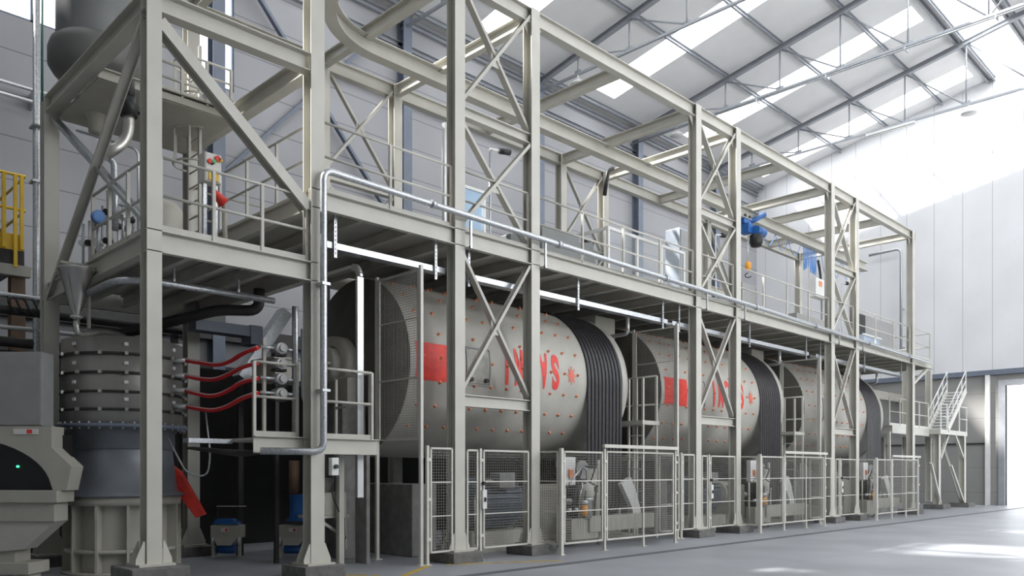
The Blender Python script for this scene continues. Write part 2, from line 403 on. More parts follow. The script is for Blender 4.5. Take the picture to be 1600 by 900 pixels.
# tower frame (lower, at the left end)
tf = thing('steel_tower', 'lower steel tower frame at the left end with diagonal braces', 'steel frame', (4.3, 13.4, 0))
X0 = 4.3
column(X0, YF, .38, 8.2, tf, .2, .24); column(X0, YR, .19, 8.1, tf)
tag(MB().box(X0-.4, X0+.36, YF-.42, YF+.36, 0, .38).build('plinth', PLINTH, bevel=.012), 'tall concrete block under the nearest, leftmost frame column', 'plinth')
tag(MB().box(X0-.3, X0+.3, YR-.3, YR+.3, 0, .19).build('plinth', PLINTH, bevel=.012), 'concrete block under the rear left tower column', 'plinth')
for p, q in (((X0, YF, 8.0), (6.7, YF, 8.0)), ((X0, YR, 8.0), (6.7, YR, 8.0)), ((X0, YF, 8.0), (X0, YR, 8.0))):
    BM().ibeam(p, q, .2, .28).build('beam', STEEL, tf)
BM().ibeam((X0+.1, YF+.02, 7.75), (6.68, YF+.02, 5.75), .16, .2, up=(0,1,0)).build('brace', STEEL, tf)
BM().chan((X0-.03, YF+.1, 7.8), (X0-.03, YR-.05, 4.6), .14, .06, .012, up=(1,0,0)).build('brace', STEEL2, tf)
BM().chan((X0+.04, YR-.1, 7.75), (X0+.04, YF+.1, 4.95), .14, .06, .012, up=(1,0,0)).build('brace', GALV, tf)
# decks
def deck(name, label, x0, x1, y0, y1, z, joist=1.0, eb=.3, gap=None):
    t = thing(name, label, 'walkway', (x0, y0, z))
    MB().box(x0, x1, y0+.1, y1-.1, z-.03, z).build('deck_plate', STEEL2, t)
    for y in (y0, y1): MB().chan((x0-.1, y, z-eb/2), (x1+.1, y, z-eb/2), eb, .1, .014, flip=(1 if y == y0 else -1)).build('edge_beam', STEEL, t)
    for x in (x0, x1): MB().ibeam((x, y0, z-eb/2), (x, y1, z-eb/2), .14, eb-.01).build('end_beam', STEEL, t)
    k = int((x1-x0)/joist)
    for i in range(1, k): MB().ibeam((x0+(x1-x0)*i/k, y0+.08, z-.14), (x0+(x1-x0)*i/k, y1-.08, z-.14), .1, .2).build('joist', STEEL2, t)
    return t
dk = deck('mill_walkway', 'long steel walkway deck running above the three mills', 6.8, 35.0, YF-.02, YR, ZD)
MB().bar((32.95, YF, 4.95), (34.7, YF, 5.75), .1, .1).build('bracket', STEEL, dk)
deck('tower_deck', 'lower service deck of the left tower, below the walkway', X0, 6.7, YF-.02, YR, 4.9, .6)
t = thing('tower_roof_platform', 'steel plate platform at the top of the left tower, under the tank', 'platform', (5.4, 13.4, 8.0))
MB().box(X0+.1, 6.65, 13.6, YR-.1, 7.8, 7.85).build('deck_plate', CREAM, t)
for y in (13.6, 14.5): MB().ibeam((X0+.1, y, 7.9), (6.65, y, 7.9), .12, .18).build('joist', CREAM, t)

def guard(name, label, p0, p1, zs, post=1.4, r=.022, z0=0, toe=.1, group='guard rails', m=None, cat='guard rail', square=False):
    """rail between two points at deck height z0; zs heights of the rails above it"""
    m = m or STEEL2
    p0 = Vector((*p0, z0)); p1 = Vector((*p1, z0)); t = thing(name, label, cat, p0, 0, group)
    L_ = (p1-p0).length; k = max(1, round(L_/post)); d = (p1-p0)
    for i in range(k+1):
        p = p0+d*i/k
        MB().bar(p, p+Vector((0,0,max(zs))), .045, .045).build('post', m, t)
    for j, h in enumerate(sorted(zs, reverse=True)):
        MB().tube([p0+Vector((0,0,h)), p1+Vector((0,0,h))], r, 8).build('top_rail' if j == 0 else 'mid_rail', m, t)
    if toe: MB().bar(p0+Vector((0,0,toe/2)), p1+Vector((0,0,toe/2)), .012, toe).build('toe_board', m, t)
    return t
gy = YF-.02
spans = list(zip([6.9]+[c+.13 for c in CXS[1:]], [c-.13 for c in CXS[1:]]+[35.0]))
nm = ['first bay left of the first cross-braced pair', 'first cross-braced pair of columns', 'bay above the nearest mill belts', 'second cross-braced pair of columns', 'bay above the middle mill belts', 'third cross-braced pair of columns', 'last bay above the farthest mill', 'short end past the rightmost column']
for (a, b), q in zip(spans, nm): guard('guard_rail', 'grey two-bar guard rail on the walkway edge, %s' % q, (a, gy), (b, gy), (.58, 1.12), 1.5, z0=ZD)
guard('guard_rail', 'grey guard rail closing the left end of the walkway', (6.85, YF+.2), (6.85, YR-.1), (.58, 1.12), 1.1, z0=ZD)
guard('guard_rail', 'grey guard rail closing the far right end of the walkway', (34.95, gy), (34.95, 12.6), (.58, 1.12), .7, z0=ZD)
guard('guard_rail', 'grey guard rail along the rear edge of the walkway, left half', (6.9, YR), (17.5, YR), (.58, 1.12), 1.5, z0=ZD)
guard('guard_rail', 'grey guard rail on the front of the left tower deck', (X0+.12, gy), (6.66, gy), (.5, 1.02), .85, z0=4.9)
guard('guard_rail', 'grey guard rail on the open left side of the tower deck', (X0, YF+.1), (X0, 13.5), (.5, 1.02), .8, z0=4.9)
# ------------------------------------------------------------------ monorail, hoist, festoon
mz = 10.45
t = thing('monorail_beam', 'overhead monorail beam running through the frame, curved at its left end', 'monorail', (20, 14, mz))
path = [Vector((8.0, 9.6, mz))]+[Vector((8.0, 12.1, mz))]+arc((9.9, 12.1, mz), 1.9, PI, PI/2, 18, (1,0,0), (0,1,0))[1:]+[Vector((35.6, 14.0, mz))]
fl = MB(); H = .18
def ribbon(mb, path, w, z0, z1):
    n_ = len(path); L = []
    for i, p in enumerate(path):
        d = (path[min(i+1, n_-1)]-path[max(i-1, 0)]).normalized(); r = d.cross(Vector((0,0,1)))
        L.append([p+r*w/2+Vector((0,0,z0)), p-r*w/2+Vector((0,0,z0)), p-r*w/2+Vector((0,0,z1)), p+r*w/2+Vector((0,0,z1))])
    vs = [v for q in L for v in q]
    fs = [(i*4+k, i*4+(k+1) % 4, i*4+4+(k+1) % 4, i*4+4+k) for i in range(n_-1) for k in range(4)]+[(3,2,1,0), (n_*4-4, n_*4-3, n_*4-2, n_*4-1)]
    mb.add(vs, fs)
ribbon(fl, path, .26, -H, -H+.025); fl.build('bottom_flange', STEEL, t)
fl = MB(); ribbon(fl, path, .26, H-.025, H); fl.build('top_flange', STEEL, t)
fl = MB(); ribbon(fl, path, .015, -H+.02, H-.02); fl.build('web', STEEL, t)
t = thing('chain_hoist', 'blue electric chain hoist hanging from the monorail beside the second braced pair', 'hoist', (25.3, 14.0, 10.2))
MB().box(25.05, 25.55, 13.9, 14.1, 10.1, 10.3).build('trolley', BLUE, t)
for dx in (-.15, .15): 
    for dy in (-.09, .09): MB().cyl((25.3+dx, 14+dy-.02, 10.36), (25.3+dx, 14+dy+.02, 10.36), .06, 14).build('trolley_wheel', DARK, t)
MB().box(25.1, 25.4, 13.75, 14.1, 9.75, 10.1).build('gearbox', BLUE, t, bevel=.03)
MB().cyl((25.35, 13.65, 9.85), (25.9, 13.65, 9.85), .16, 20).build('motor', BLUE, t)
MB().cyl((25.5, 14, 10.2), (26.1, 13.7, 10.55), .09, 14).build('travel_motor', BLUE, t)
MB().lathe([(0,9.3),(.17,9.32),(.22,9.45),(.22,9.7),(.14,9.75),(0,9.75)], (25.5, 13.7, 0), 'Z', 18).build('chain_bag', BLACK, t)
MB().tube([(25.2, 13.85, 9.75), (25.2, 13.85, 8.75)], .012, 6).build('chain', SILVER, t)
MB().tube([(25.26, 13.85, 9.75), (25.26, 13.85, 8.75)], .012, 6).build('chain', SILVER, t)
hk = MB().lathe([(0,8.45),(.08,8.5),(.1,8.6),(.09,8.75),(0,8.8)], (25.23, 13.85, 0), 'Z', 14).build('hook_block', ORANGEP, t)
MB().tube(arc((25.23, 13.85, 8.32), .075, PI*.5, PI*1.9, 12, (1,-1,0), (0,0,1)), .018, 8).build('hook', DARK, hk)
t = thing('festoon_cables', 'bundle of hanging blue cable loops under the monorail near the third braced pair', 'cables', (31, 14, 10))
for i in range(9):
    x = 29.7+i*.13; dep = .9-.06*i*(i < 4)
    MB().tube([(x-.05+.1*(u/10), 13.97+.02*math.sin(i), 10.2-dep*math.sin(PI*u/10)**.5) for u in range(11)], .014, 6).build('cable_loop', BLUEL, t)
for i in range(4):
    x = 31.2+i*1.0
    MB().tube([(x+.8*(u/10), 13.97, 10.2-(.8-.1*i)*math.sin(PI*u/10)) for u in range(11)], .012, 6).build('cable_loop', BLUEL, t)
for i in range(3):
    x = 26.4+i*1.0
    MB().tube([(x+1.0*(u/10), 13.97, 10.2-(.5)*math.sin(PI*u/10)) for u in range(11)], .012, 6).build('cable_loop', BLUEL, t)
MB().tube(rounded([(30.9, 13.97, 9.9), (31.1, 13.97, 9.5), (31.2, 13.97, 8.7)], .2), .05, 8).build('connector', BLACK, t)
# ------------------------------------------------------------------ pipes and trays along the walkway
yp = 10.95
pp = rounded([(5.9, yp+.25, 1.95), (6.82, yp, 1.95), (6.82, yp, 6.32), (20, yp, 6.13), (34.5, yp, 5.92)], .17)
t = thing('galvanised_pipe', 'galvanised pipe rising on the second column and running along the walkway edge', 'pipe', (6.82, yp, 0))
MB().tube(pp, .055, 14).build('tube', GALV, t)
for x, z in ((9.0, 6.29), (12.3, 6.24), (16.1, 6.19), (20.4, 6.12), (24.1, 6.07), (28.2, 6.01), (32.0, 5.96)):
    MB().cyl((x-.05, yp, z), (x+.05, yp, z), .075, 14).build('coupling', GALV, t)
for z in (2.9, 4.55): MB().box(6.76, 6.9, yp-.07, YF-.12, z-.02, z+.02).build('clamp', GALV, t)
for x in (9.9, 11.9, 17.9, 19.8, 25.8, 27.7):
    c = MB(); c.box(x-.02, x+.02, yp-.01, yp+.03, 5.7, 6.2); c.box(x-.02, x+.02, yp, YF-.1, 5.7, 5.74); c.build('hanger', GALV, t)
yt = 11.42
tray_rng = [(7.0, 9.6), (9.9, 16.7), (16.9, 24.4), (24.9, 32.4)]
for i, (a, b) in enumerate(tray_rng):
    t = thing('cable_tray', 'galvanised cable tray hung under the walkway, %s' % ['leftmost stretch before the nearest mill', 'stretch over the nearest mill', 'stretch over the middle mill', 'stretch over the farthest mill'][i], 'cable tray', (a, yt, 5.3), 0, 'cable trays')
    MB().prof((a, yt, 5.3), (b, yt, 5.3), [(-.1,-.05),(.1,-.05),(.1,.05),(.09,.05),(.09,-.04),(-.09,-.04),(-.09,.05),(-.1,.05)]).build('tray', GALV, t)
    k = max(2, int((b-a)/1.9))
    for j in range(k):
        x = a+.25+(b-a-.5)*j/(k-1)
        c = MB(); c.box(x-.025, x+.025, yt-.14, yt-.11, 5.1, 5.8)
        hgr = c.build('hanger', GALV, t)
        h = MB()
        for q in range(8): h.box(x-.008, x+.008, yt-.143, yt-.139, 5.15+q*.07, 5.19+q*.07)
        h.build('slots', BLACK, hgr)
t = thing('cable_duct', 'pale vertical cable duct hanging in front of the nearest drum end', 'cable duct', (7.93, 11.6, 0))
MB().prof((7.93, 11.6, 1.2), (7.93, 11.6, 4.95), [(-.06,-.03),(.06,-.03),(.06,.03),(-.06,.03)], up=(0,1,0)).build('duct', SILVER, t)
a_ = arc((7.93, 11.8, 4.95), .2, PI, PI/2, 6, (0,1,0), (0,0,1)); mb = MB()
for p, q in zip(a_, a_[1:]): mb.bar(p, q, .12, .05, up=(1,0,0))
mb.bar((7.93, 11.8, 5.15), (7.93, 12.6, 5.15), .12, .06); mb.build('elbow', SILVER, t)
# ------------------------------------------------------------------ MILLS
YC, ZC_, R = 13.52, 3.69, 1.76
L0, L1, LB, LE = 9.15, 14.12, 15.42, 15.66
PITCH = 7.95
SIDE = ['nearest', 'middle', 'farthest']
def drum_pt(x, th, r): return Vector((x, YC-r*math.cos(th), ZC_+r*math.sin(th)))   # th 0 = facing the aisle, up positive
def wrap_text(txt, xc, thc, hgt, pitch):
    mb = MB()
    for i, ch in enumerate(txt):
        cu = bpy.data.curves.new('t', 'FONT'); cu.body = ch; cu.size = 1; cu.offset = .045; cu.align_x = 'CENTER'
        ob = bpy.data.objects.new('t', cu); COL.objects.link(ob); bpy.context.view_layer.update()
        me = bpy.data.meshes.new_from_object(ob.evaluated_get(bpy.context.evaluated_depsgraph_get()))
        bm = bmesh.new(); bm.from_mesh(me)
        for k in range(1, 14):
            bmesh.ops.bisect_plane(bm, geom=bm.verts[:]+bm.edges[:]+bm.faces[:], plane_co=(0, .05*k, 0), plane_no=(0, 1, 0))
        vs = [v.co.copy() for v in bm.verts]; fs = [tuple(v.index for v in f.verts) for f in bm.faces]
        bm.verts.index_update(); y1 = max(v.y for v in vs); y0 = min(v.y for v in vs)
        wd = max(v.x for v in vs)-min(v.x for v in vs); sx = min(.5, .27/wd) if ch != 'I' else .5
        out = []
        for v in vs:                      # turned upside down: +x text runs towards -x
            a = (v.x)*sx; b = ((v.y-y0)/(y1-y0)-.5)*hgt
            out.append(drum_pt(xc-pitch*i-a, thc-b/R, R+.006))
        mb.add(out, fs); bm.free(); bpy.data.objects.remove(ob); bpy.data.curves.remove(cu); bpy.data.meshes.remove(me)
    return mb
def patch(x0, x1, th0, th1, r, nx=2, nt=10):
    mb = MB(); vs = [drum_pt(x0+(x1-x0)*i/nx, th0+(th1-th0)*j/nt, r) for j in range(nt+1) for i in range(nx+1)]
    fs = [(j*(nx+1)+i, j*(nx+1)+i+1, (j+1)*(nx+1)+i+1, (j+1)*(nx+1)+i) for j in range(nt) for i in range(nx)]
    return mb.add(vs, fs)
mill = thing('ball_mill', 'nearest big pale rotating drum mill with red painted letters and orange studs', 'mill', (L0, YC, 0), 0, 'ball mills')
MB().lathe([(R-.03, L0), (R, L0+.03), (R, LE-.03), (R-.03, LE)], (0, YC, ZC_), 'X', 96).build('drum_shell', DRUM, mill)
MB().lathe([(R+.012, LB+.03), (R+.03, LB+.05), (R+.03, LE-.02), (R-.02, LE)], (0, YC, ZC_), 'X', 96).build('end_rim', DRUM, mill)
for sgn, xx in ((-1, L0), (1, LE)):
    hd = MB().lathe([(R-.02, xx), (R-.1, xx+sgn*.02), (.62, xx+sgn*.28), (.42, xx+sgn*.34), (.42, xx+sgn*.34)], (0, YC, ZC_), 'X', 64).build('drum_head', HEAD, mill)
    MB().lathe([(.4, xx+sgn*.3), (.34, xx+sgn*.36), (.34, xx+sgn*.72), (0, xx+sgn*.72)], (0, YC, ZC_), 'X', 32).build('trunnion', STEEL2, hd)
    br = MB(); bx0 = xx+sgn*.45
    br.lathe([(.36, bx0-.12), (.56, bx0-.12), (.56, bx0+.12), (.36, bx0+.12)], (0, YC, ZC_), 'X', 32)
    br.box(bx0-.14, bx0+.14, YC-.6, YC+.6, ZC_-.75, ZC_-.25); br.build('bearing_housing', CREAM, mill)
    pd_ = MB().box(bx0-.26, bx0+.26, YC-.62, YC+.62, 0, ZC_-.75).build('pedestal', CONC, mill, bevel=.02)
cnt = 0
rows = [(-42+15*k) for k in range(9)]
bolt_me = MB().lathe([(.036, 0), (.034, .02), (.02, .024), (.016, .055), (0, .06)], (0,0,0), 'Z', 10)
proto = bolt_me.build('stud', ORANGE)
for i, dg in enumerate(rows):
    for j in range(11):
        x = L0+.28+j*.44+(.0 if i % 2 else .0)
        th = math.radians(dg)
        o = proto if cnt == 0 else proto.copy()
        if cnt: COL.objects.link(o)
        cnt += 1
        p = drum_pt(x, th, R-.005); nrm = Vector((0, -math.cos(th), math.sin(th)))
        o.parent = mill; o.location = p-mill.location
        o.rotation_euler = nrm.to_track_quat('Z', 'Y').to_euler()
b0 = -.06
marks = []
marks.append(wrap_text('SACMI', 13.1, .06, .78, .37).build('lettering', RED, mill, label='red block letters painted upside down'))
marks.append(patch(L0+.12, L0+1.15, -.2, .2, R+.006).build('red_panel', RED, mill, label='red painted rectangle'))
st = MB()
for k in range(8):
    a = PI*k/8
    for sg in (1,):
        dx, dt = math.cos(a), math.sin(a)
        L_ = .17 if k % 2 == 0 else .11
        w_ = .018
        q = [(-dx*L_-dt*w_, -dt*L_+dx*w_), (dx*L_-dt*w_, dt*L_+dx*w_), (dx*L_+dt*w_, dt*L_-dx*w_), (-dx*L_+dt*w_, -dt*L_-dx*w_)]
        st.add([drum_pt(13.62+a_*.8, .04+b_/R*1.2, R+.008+.001*k) for a_, b_ in q], [(0,1,2,3)])
marks.append(st.build('star_mark', mat('faded_red', (.70, .16, .11), .5, 0, .1), mill, label='small faded red star emblem'))
ht = MB()
for th0, th1, x0, x1 in ((-.2, .22, 10.5, 10.53), (-.2, .22, 11.12, 11.15), (-.2, -.185, 10.5, 11.15), (.205, .22, 10.5, 11.15)):
    vs = []
    nn = 8
    for j in range(nn+1):
        th = th0+(th1-th0)*j/nn
        vs += [drum_pt(x0, th, R), drum_pt(x1, th, R), drum_pt(x1, th, R+.03), drum_pt(x0, th, R+.03)]
    fs = [(4*j+k, 4*j+(k+1) % 4, 4*j+4+(k+1) % 4, 4*j+4+k) for j in range(nn) for k in range(4)]
    ht.add(vs, fs)
hch = ht.build('hatch_frame', GREYBOX, mill)
patch(10.53, 11.12, -.18, .2, R+.015).build('hatch_cover', mat('hatch_grey', (.36, .35, .315), .5, 0, .15, 5), hch)
for x in (10.62, 11.02): MB().cyl(drum_pt(x, -.14, R), drum_pt(x, -.14, R+.07), .045, 10).build('hatch_knob', DARK, hch)
NB = 10; bw = (LB-L1)/NB
PYc, PZc, PR = 12.12, .95, .34
def belt_path(r_extra):
    Rr, pr = R+r_extra, PR+r_extra
    d = Vector((PYc-YC, PZc-ZC_)); D = d.length; base = math.atan2(d.y, d.x); off = math.acos((Rr-pr)/D)
    a1 = base-off; a2 = base+off      # tangent angles
    pts = []
    n1 = 56
    aa0, aa1 = a2, a1+2*PI
    for i in range(n1+1):
        a = aa0+(aa1-aa0)*i/n1; pts.append((YC+Rr*math.cos(a), ZC_+Rr*math.sin(a)))
    for i in range(13):
        a = a1+(a2-a1)*i/12; pts.append((PYc+pr*math.cos(a), PZc+pr*math.sin(a)))
    return pts
po, pi_ = belt_path(.035), belt_path(.008)
for k in range(NB):
    x0, x1 = L1+.03+k*bw, L1+.03+(k+.86)*bw; mb = MB(); n_ = len(po)
    vs = []
    for (yo, zo), (yi, zi) in zip(po, pi_): vs += [Vector((x0, yi, zi)), Vector((x0+.02, yo, zo)), Vector((x1-.02, yo, zo)), Vector((x1, yi, zi))]
    fs = [(4*i+q, 4*i+(q+1) % 4, 4*((i+1) % n_)+(q+1) % 4, 4*((i+1) % n_)+q) for i in range(n_) for q in range(4)]
    mb.add(vs, fs); mb.build('drive_belt', RUBBER, mill)
MB().lathe([(0, L1-.05), (PR, L1-.05), (PR, LB+.05), (0, LB+.05)], (0, PYc, PZc), 'X', 32).build('drive_pulley', DARK, mill)
mills = [mill]
for k in (1, 2):
    c = copy_tree(mill); c.location.x = L0+PITCH*k; mills.append(c)
    c['label'] = ['', 'middle pale drum mill with red letters, between the second and third guard fences', 'farthest and smallest-looking drum mill, without painted letters'][k]
for ch in list(mills[2].children):
    if ch.name.split('.')[0] in ('lettering', 'red_panel', 'star_mark'): bpy.data.objects.remove(ch)
# drive motors, gear units and hydraulic racks behind the fences
def motor_set():
    t = thing('drive_motor', 'big ribbed blue-grey electric motor behind the fence of the nearest mill', 'motor', (11.1, 12.4, 0), 0, 'mill drive motors')
    mb = MB(); mb.box(10.2, 15.6, 11.95, 13.0, 0, .14); mb.box(10.3, 12.1, 12.0, 12.9, .14, .42); mb.build('skid', CREAM, t)
    mm = mat('motor_blue_grey', (.10, .125, .16), .45, .1, .1)
    body = MB().lathe([(0, 10.45), (.4, 10.46), (.47, 10.52), (.47, 11.75), (.4, 11.85), (0, 11.86)], (0, 12.4, .98), 'X', 36).build('motor_body', mm, t)
    f = MB()
    for i in range(28):
        a = 2*PI*i/28
        if -.25*PI*2 < a < 0: continue
        f.bar((10.55, 12.4+.5*math.cos(a), .98+.5*math.sin(a)), (11.7, 12.4+.5*math.cos(a), .98+.5*math.sin(a)), .07, .012, up=(0, -math.sin(a), math.cos(a)))
    f.build('cooling_fins', mm, body)
    MB().box(10.9, 11.35, 11.8, 12.1, 1.3, 1.62).build('terminal_box', GREYBOX, t, bevel=.015)
    MB().cyl((11.86, 12.4, .98), (12.5, 12.4, .98), .09, 16).build('shaft', SILVER, t)
    g = MB(); g.box(12.35, 13.25, 12.05, 12.85, .14, 1.25); g.lathe([(0,12.3),(.36,12.3),(.36,13.3),(0,13.3)], (0, 12.45, 1.0), 'X', 28); g.build('gearbox', CREAM, t, bevel=.02)
    MB().cyl((13.25, 12.2, .95), (14.1, 12.15, .95), .08, 14).build('shaft', SILVER, t)
    MB().tube(rounded([(10.35, 11.9, .2), (10.3, 11.9, 1.1), (10.6, 12.0, 1.45), (11.0, 12.0, 1.45)], .2), .03, 8).build('cable', STEEL2, t)
    for ch in t.children: ch.location.x += .55
    return t
def rack():
    t = thing('hydraulic_unit', 'pale hydraulic unit with orange filter cup behind the nearest mill fence', 'hydraulic unit', (12.6, 11.3, 0), 0, 'hydraulic units')
    y = 11.35
    MB().box(12.3, 13.2, y, y+.3, .16, .62).build('tank', CREAM, t, bevel=.015)
    MB().box(12.1, 12.5, y+.05, y+.18, 1.35, 1.95).build('control_panel', WHITE, t, bevel=.01)
    MB().cyl((12.68, y, 1.68), (12.68, y+.06, 1.68), .2, 24).build('gauge_disc', GREYBOX, t)
    MB().box(12.24, 12.36, y-.0, y+.05, 1.52, 1.68).build('warning_plate', ORANGE, t)
    MB().lathe([(0,1.05),(.15,1.05),(.17,1.12),(.17,1.3),(.1,1.36),(0,1.38)], (12.85, y+.05, 0), 'Z', 20).build('pump_head', STEEL2, t)
    MB().lathe([(0,.62),(.13,.62),(.13,1.0),(.16,1.02),(.16,1.06),(0,1.06)], (12.85, y+.05, 0), 'Z', 20).build('pump_body', SILVER, t)
    MB().lathe([(0,.62),(.11,.62),(.11,1.12),(.13,1.14),(0,1.2)], (13.15, y+.08, 0), 'Z', 18).build('accumulator', STEEL2, t)
    MB().lathe([(0,.68),(.075,.68),(.08,.9),(.05,.93),(0,.93)], (12.62, y-.08, 0), 'Z', 16).build('filter_cup', ORANGEP, t)
    MB().cyl((12.62, y-.08, .93), (12.62, y-.08, 1.02), .09, 16).build('filter_head', SILVER, t)
    for i in range(5):
        x = 12.35+.18*i
        MB().tube(rounded([(x, y, .62), (x, y-.05, 1.15+.05*i), (x+.15, y, 1.3), (12.7, y+.1, 1.5)], .12), .016, 6).build('hose', SILVER if i % 2 else DARK, t)
    # tension frame near the belt
    mb = MB(); mb.box(13.5, 15.9, 11.3, 11.42, .32, .66); mb.build('channel_beam', CREAM, t)
    M = Matrix(((1,0,0,14.9),(0,0,1,11.5),(0,1,0,.6),(0,0,0,1)))
    MB().prism([(0,.75),(.35,.9),(.55,.6),(.75,.1),(.7,-.25),(.5,-.2),(.4,.2)], .12, M).build('tension_arm', WHITE, t)
    MB().cyl((15.45, 11.4, .55), (15.45, 11.7, .55), .13, 16).build('jack', SILVER, t)
    for i in range(4):
        MB().cyl((12.2+.22*i, y-.02, .78), (12.2+.22*i, y-.02, .86), .05, 12).build('valve', SILVER, t)
        MB().tube(rounded([(12.25+.25*i, y+.1, 1.3), (12.3+.25*i, y-.05, 1.5+.08*i), (12.7, y+.02, 1.75)], .1), .018, 6).build('hose', DARK if i % 2 else SILVER, t)
    MB().box(12.95, 13.3, y+.1, y+.3, 1.3, 1.7).build('junction_box', CREAM, t, bevel=.01)
    MB().cyl((12.95, y, .48), (12.95, y+.04, .48), .09, 16).build('sight_glass', SILVER, t)
    MB().tube([(12.1, y+.1, .16), (12.1, y+.1, 1.35)], .03, 8).build('stand', CREAM, t)
    MB().tube([(13.45, y+.2, .0), (13.45, y+.2, 1.9)], .04, 8).build('stand', CREAM, t)
    for ch in t.children: ch.location.x += (.85 if ch.name.split('.')[0] not in ('channel_beam', 'tension_arm', 'jack') else .2)
    return t
ms, rk = motor_set(), rack()
for k in (1, 2):
    c = copy_tree(ms); c.location.x += PITCH*k; c['label'] = 'ribbed blue-grey electric motor behind the fence of the %s mill' % SIDE[k]
    c = copy_tree(rk); c.location.x += PITCH*k; c['label'] = 'pale hydraulic unit with orange filter cup behind the %s mill fence' % SIDE[k]
# ------------------------------------------------------------------ GUARD FENCES
def mesh_panel(par, p0, p1, z0, z1, fw=.035, pitch=.05, mids=(.85, 1.45), name='mesh_panel', vstile=None, fin=.005):
    a = Vector((*p0, 0)); b = Vector((*p1, 0)); d = (b-a); L_ = d.length; d.normalize()
    up = Vector((0,0,1)); P = lambda s_, z: a+d*s_+up*z
    mb = MB()
    for s_ in (fw/2, L_-fw/2)+((vstile,) if vstile else ()): mb.bar(P(s_, z0), P(s_, z1), fw, fw)
    for z in (z0+fw/2, z1-fw/2): mb.bar(P(0, z), P(L_, z), fw, fw)
    for z in mids: mb.bar(P(fw, z), P(L_-fw, z), .02, .022)
    o = mb.build(name, FENCE, par)
    w_ = MB(); k = max(2, int((L_-2*fw)/pitch))
    for i in range(1, k): s_ = fw+(L_-2*fw)*i/k; w_.bar(P(s_, z0+fw), P(s_, z1-fw), fin, fin)
    k = int((z1-z0-2*fw)/pitch)
    for i in range(1, k): z = z0+fw+(z1-z0-2*fw)*i/k; w_.bar(P(fw, z), P(L_-fw, z), fin, fin)
    w_.build('wire_mesh', MESH, o)
    return o
def fpost(par, x, y, h, w_=.05):
    c = MB().bar((x, y, .01), (x, y, h), w_, w_).build('post', FENCE, par)
    MB().box(x-.06, x+.06, y-.06, y+.06, 0, .012).build('foot_plate', FENCE, c)
    for z in (.45, 1.15, 1.85):
        if z < h: MB().box(x-.04, x+.06, y-.04, y-.025, z-.03, z+.03).build('clip', FENCE, c)
def fence():
    t = thing('mesh_fence', 'waist-to-head-high wire mesh guard fence with gates around the nearest mill drive', 'fence', (9, 10.6, 0), 0, 'mill guard fences')
    y = YF-.1; yo = 10.58
    fpost(t, 9.0, y, 2.1); fpost(t, 10.26, y, 2.07)
    mesh_panel(t, (9.06, y), (9.58, y), .2, 2.07); mesh_panel(t, (9.92, y), (10.2, y), .2, 2.05)
    g = mesh_panel(t, (10.33, y), (11.56, y), .2, 2.05, name='gate')
    lk = MB().box(10.26, 10.36, y-.08, y-.03, .95, 1.3).build('lock_box', WHITE, g)
    MB().box(10.29, 10.33, y-.1, y-.08, 1.08, 1.16).build('handle', BLACK, lk)
    MB().cyl((10.3, y-.09, 1.42), (10.3, y-.03, 1.42), .035, 12).build('knob', BLACK, g)
    mesh_panel(t, (11.92, YF), (11.92, yo+.05), .2, 2.05)
    fpost(t, 11.95, yo, 2.1, .07)
    mesh_panel(t, (12.02, yo), (13.24, yo), .2, 2.05)
    fpost(t, 13.3, yo, 2.12)
    mesh_panel(t, (13.36, yo), (15.83, yo), .2, 2.07, name='gate', vstile=1.3)
    fpost(t, 14.66, yo, .22)
    MB().bar((13.2, yo-.06, 2.17), (15.92, yo-.06, 2.17), .07, .07).build('slide_rail', FENCE, t)
    fpost(t, 15.9, yo, 2.15)
    mesh_panel(t, (15.93, yo+.05), (15.93, y-.05), .2, 2.05)
    mesh_panel(t, (15.98, y), (16.85, y), .2, 2.05)
    return t
f0 = fence()
for k in (1, 2):
    c = copy_tree(f0); c.location.x += PITCH*k; c['label'] = 'wire mesh guard fence with gates around the %s mill drive' % SIDE[k]
def screen():
    t = thing('tall_mesh_screen', 'tall mesh screen standing across the left end of the nearest drum', 'mesh screen', (8.95, YF, 0), 0, 'tall mesh screens')
    for y in (11.15, 12.45): 
        c = MB().bar((8.9, y, 0), (8.9, y, 5.25), .06, .06).build('post', FENCE, t)
        MB().box(8.83, 8.97, y-.07, y+.07, 0, .015).build('foot_plate', FENCE, c)
    mesh_panel(t, (8.9, 11.2), (8.9, 12.4), 2.2, 5.2, pitch=.045, mids=(3.3, 4.35))
    return t
s0 = screen()
for k in (1, 2):
    c = copy_tree(s0); c.location.x += PITCH*k; c['label'] = 'tall mesh screen standing across the left end of the %s drum' % SIDE[k]
# end guard structure between mills: small platforms with rails
def mid_platform():
    t = thing('inspection_platform', 'small inspection platform with rails between the nearest and middle mills', 'platform', (16.3, 12.3, 0), 0, 'inspection platforms')
    MB().box(16.05, 16.75, 11.6, 12.85, 2.78, 2.88).build('deck_plate', STEEL2, t)
    for y in (11.65, 12.25, 12.8):
        MB().bar((16.7, y, 0), (16.7, y, 4.0), .05, .05).build('post', FENCE, t)
    for z, n_ in ((4.0, 'top_rail'), (3.3, 'mid_rail')): MB().tube([(16.7, 11.65, z), (16.7, 12.8, z)], .022, 8).build(n_, FENCE, t)
    ld = MB()
    for y in (11.62, 11.62+.42): ld.bar((16.1, y, .05), (16.1, y, 3.9), .04, .05)
    ld.build('ladder_stile', FENCE, t)
    for k in range(10): MB().tube([(16.1, 11.64, .35+k*.27), (16.1, 12.02, .35+k*.27)], .014, 6).build('rung', FENCE, t)
    return t
m0 = mid_platform(); c = copy_tree(m0); c.location.x += PITCH; c['label'] = 'small inspection platform with rails between the middle and farthest mills'
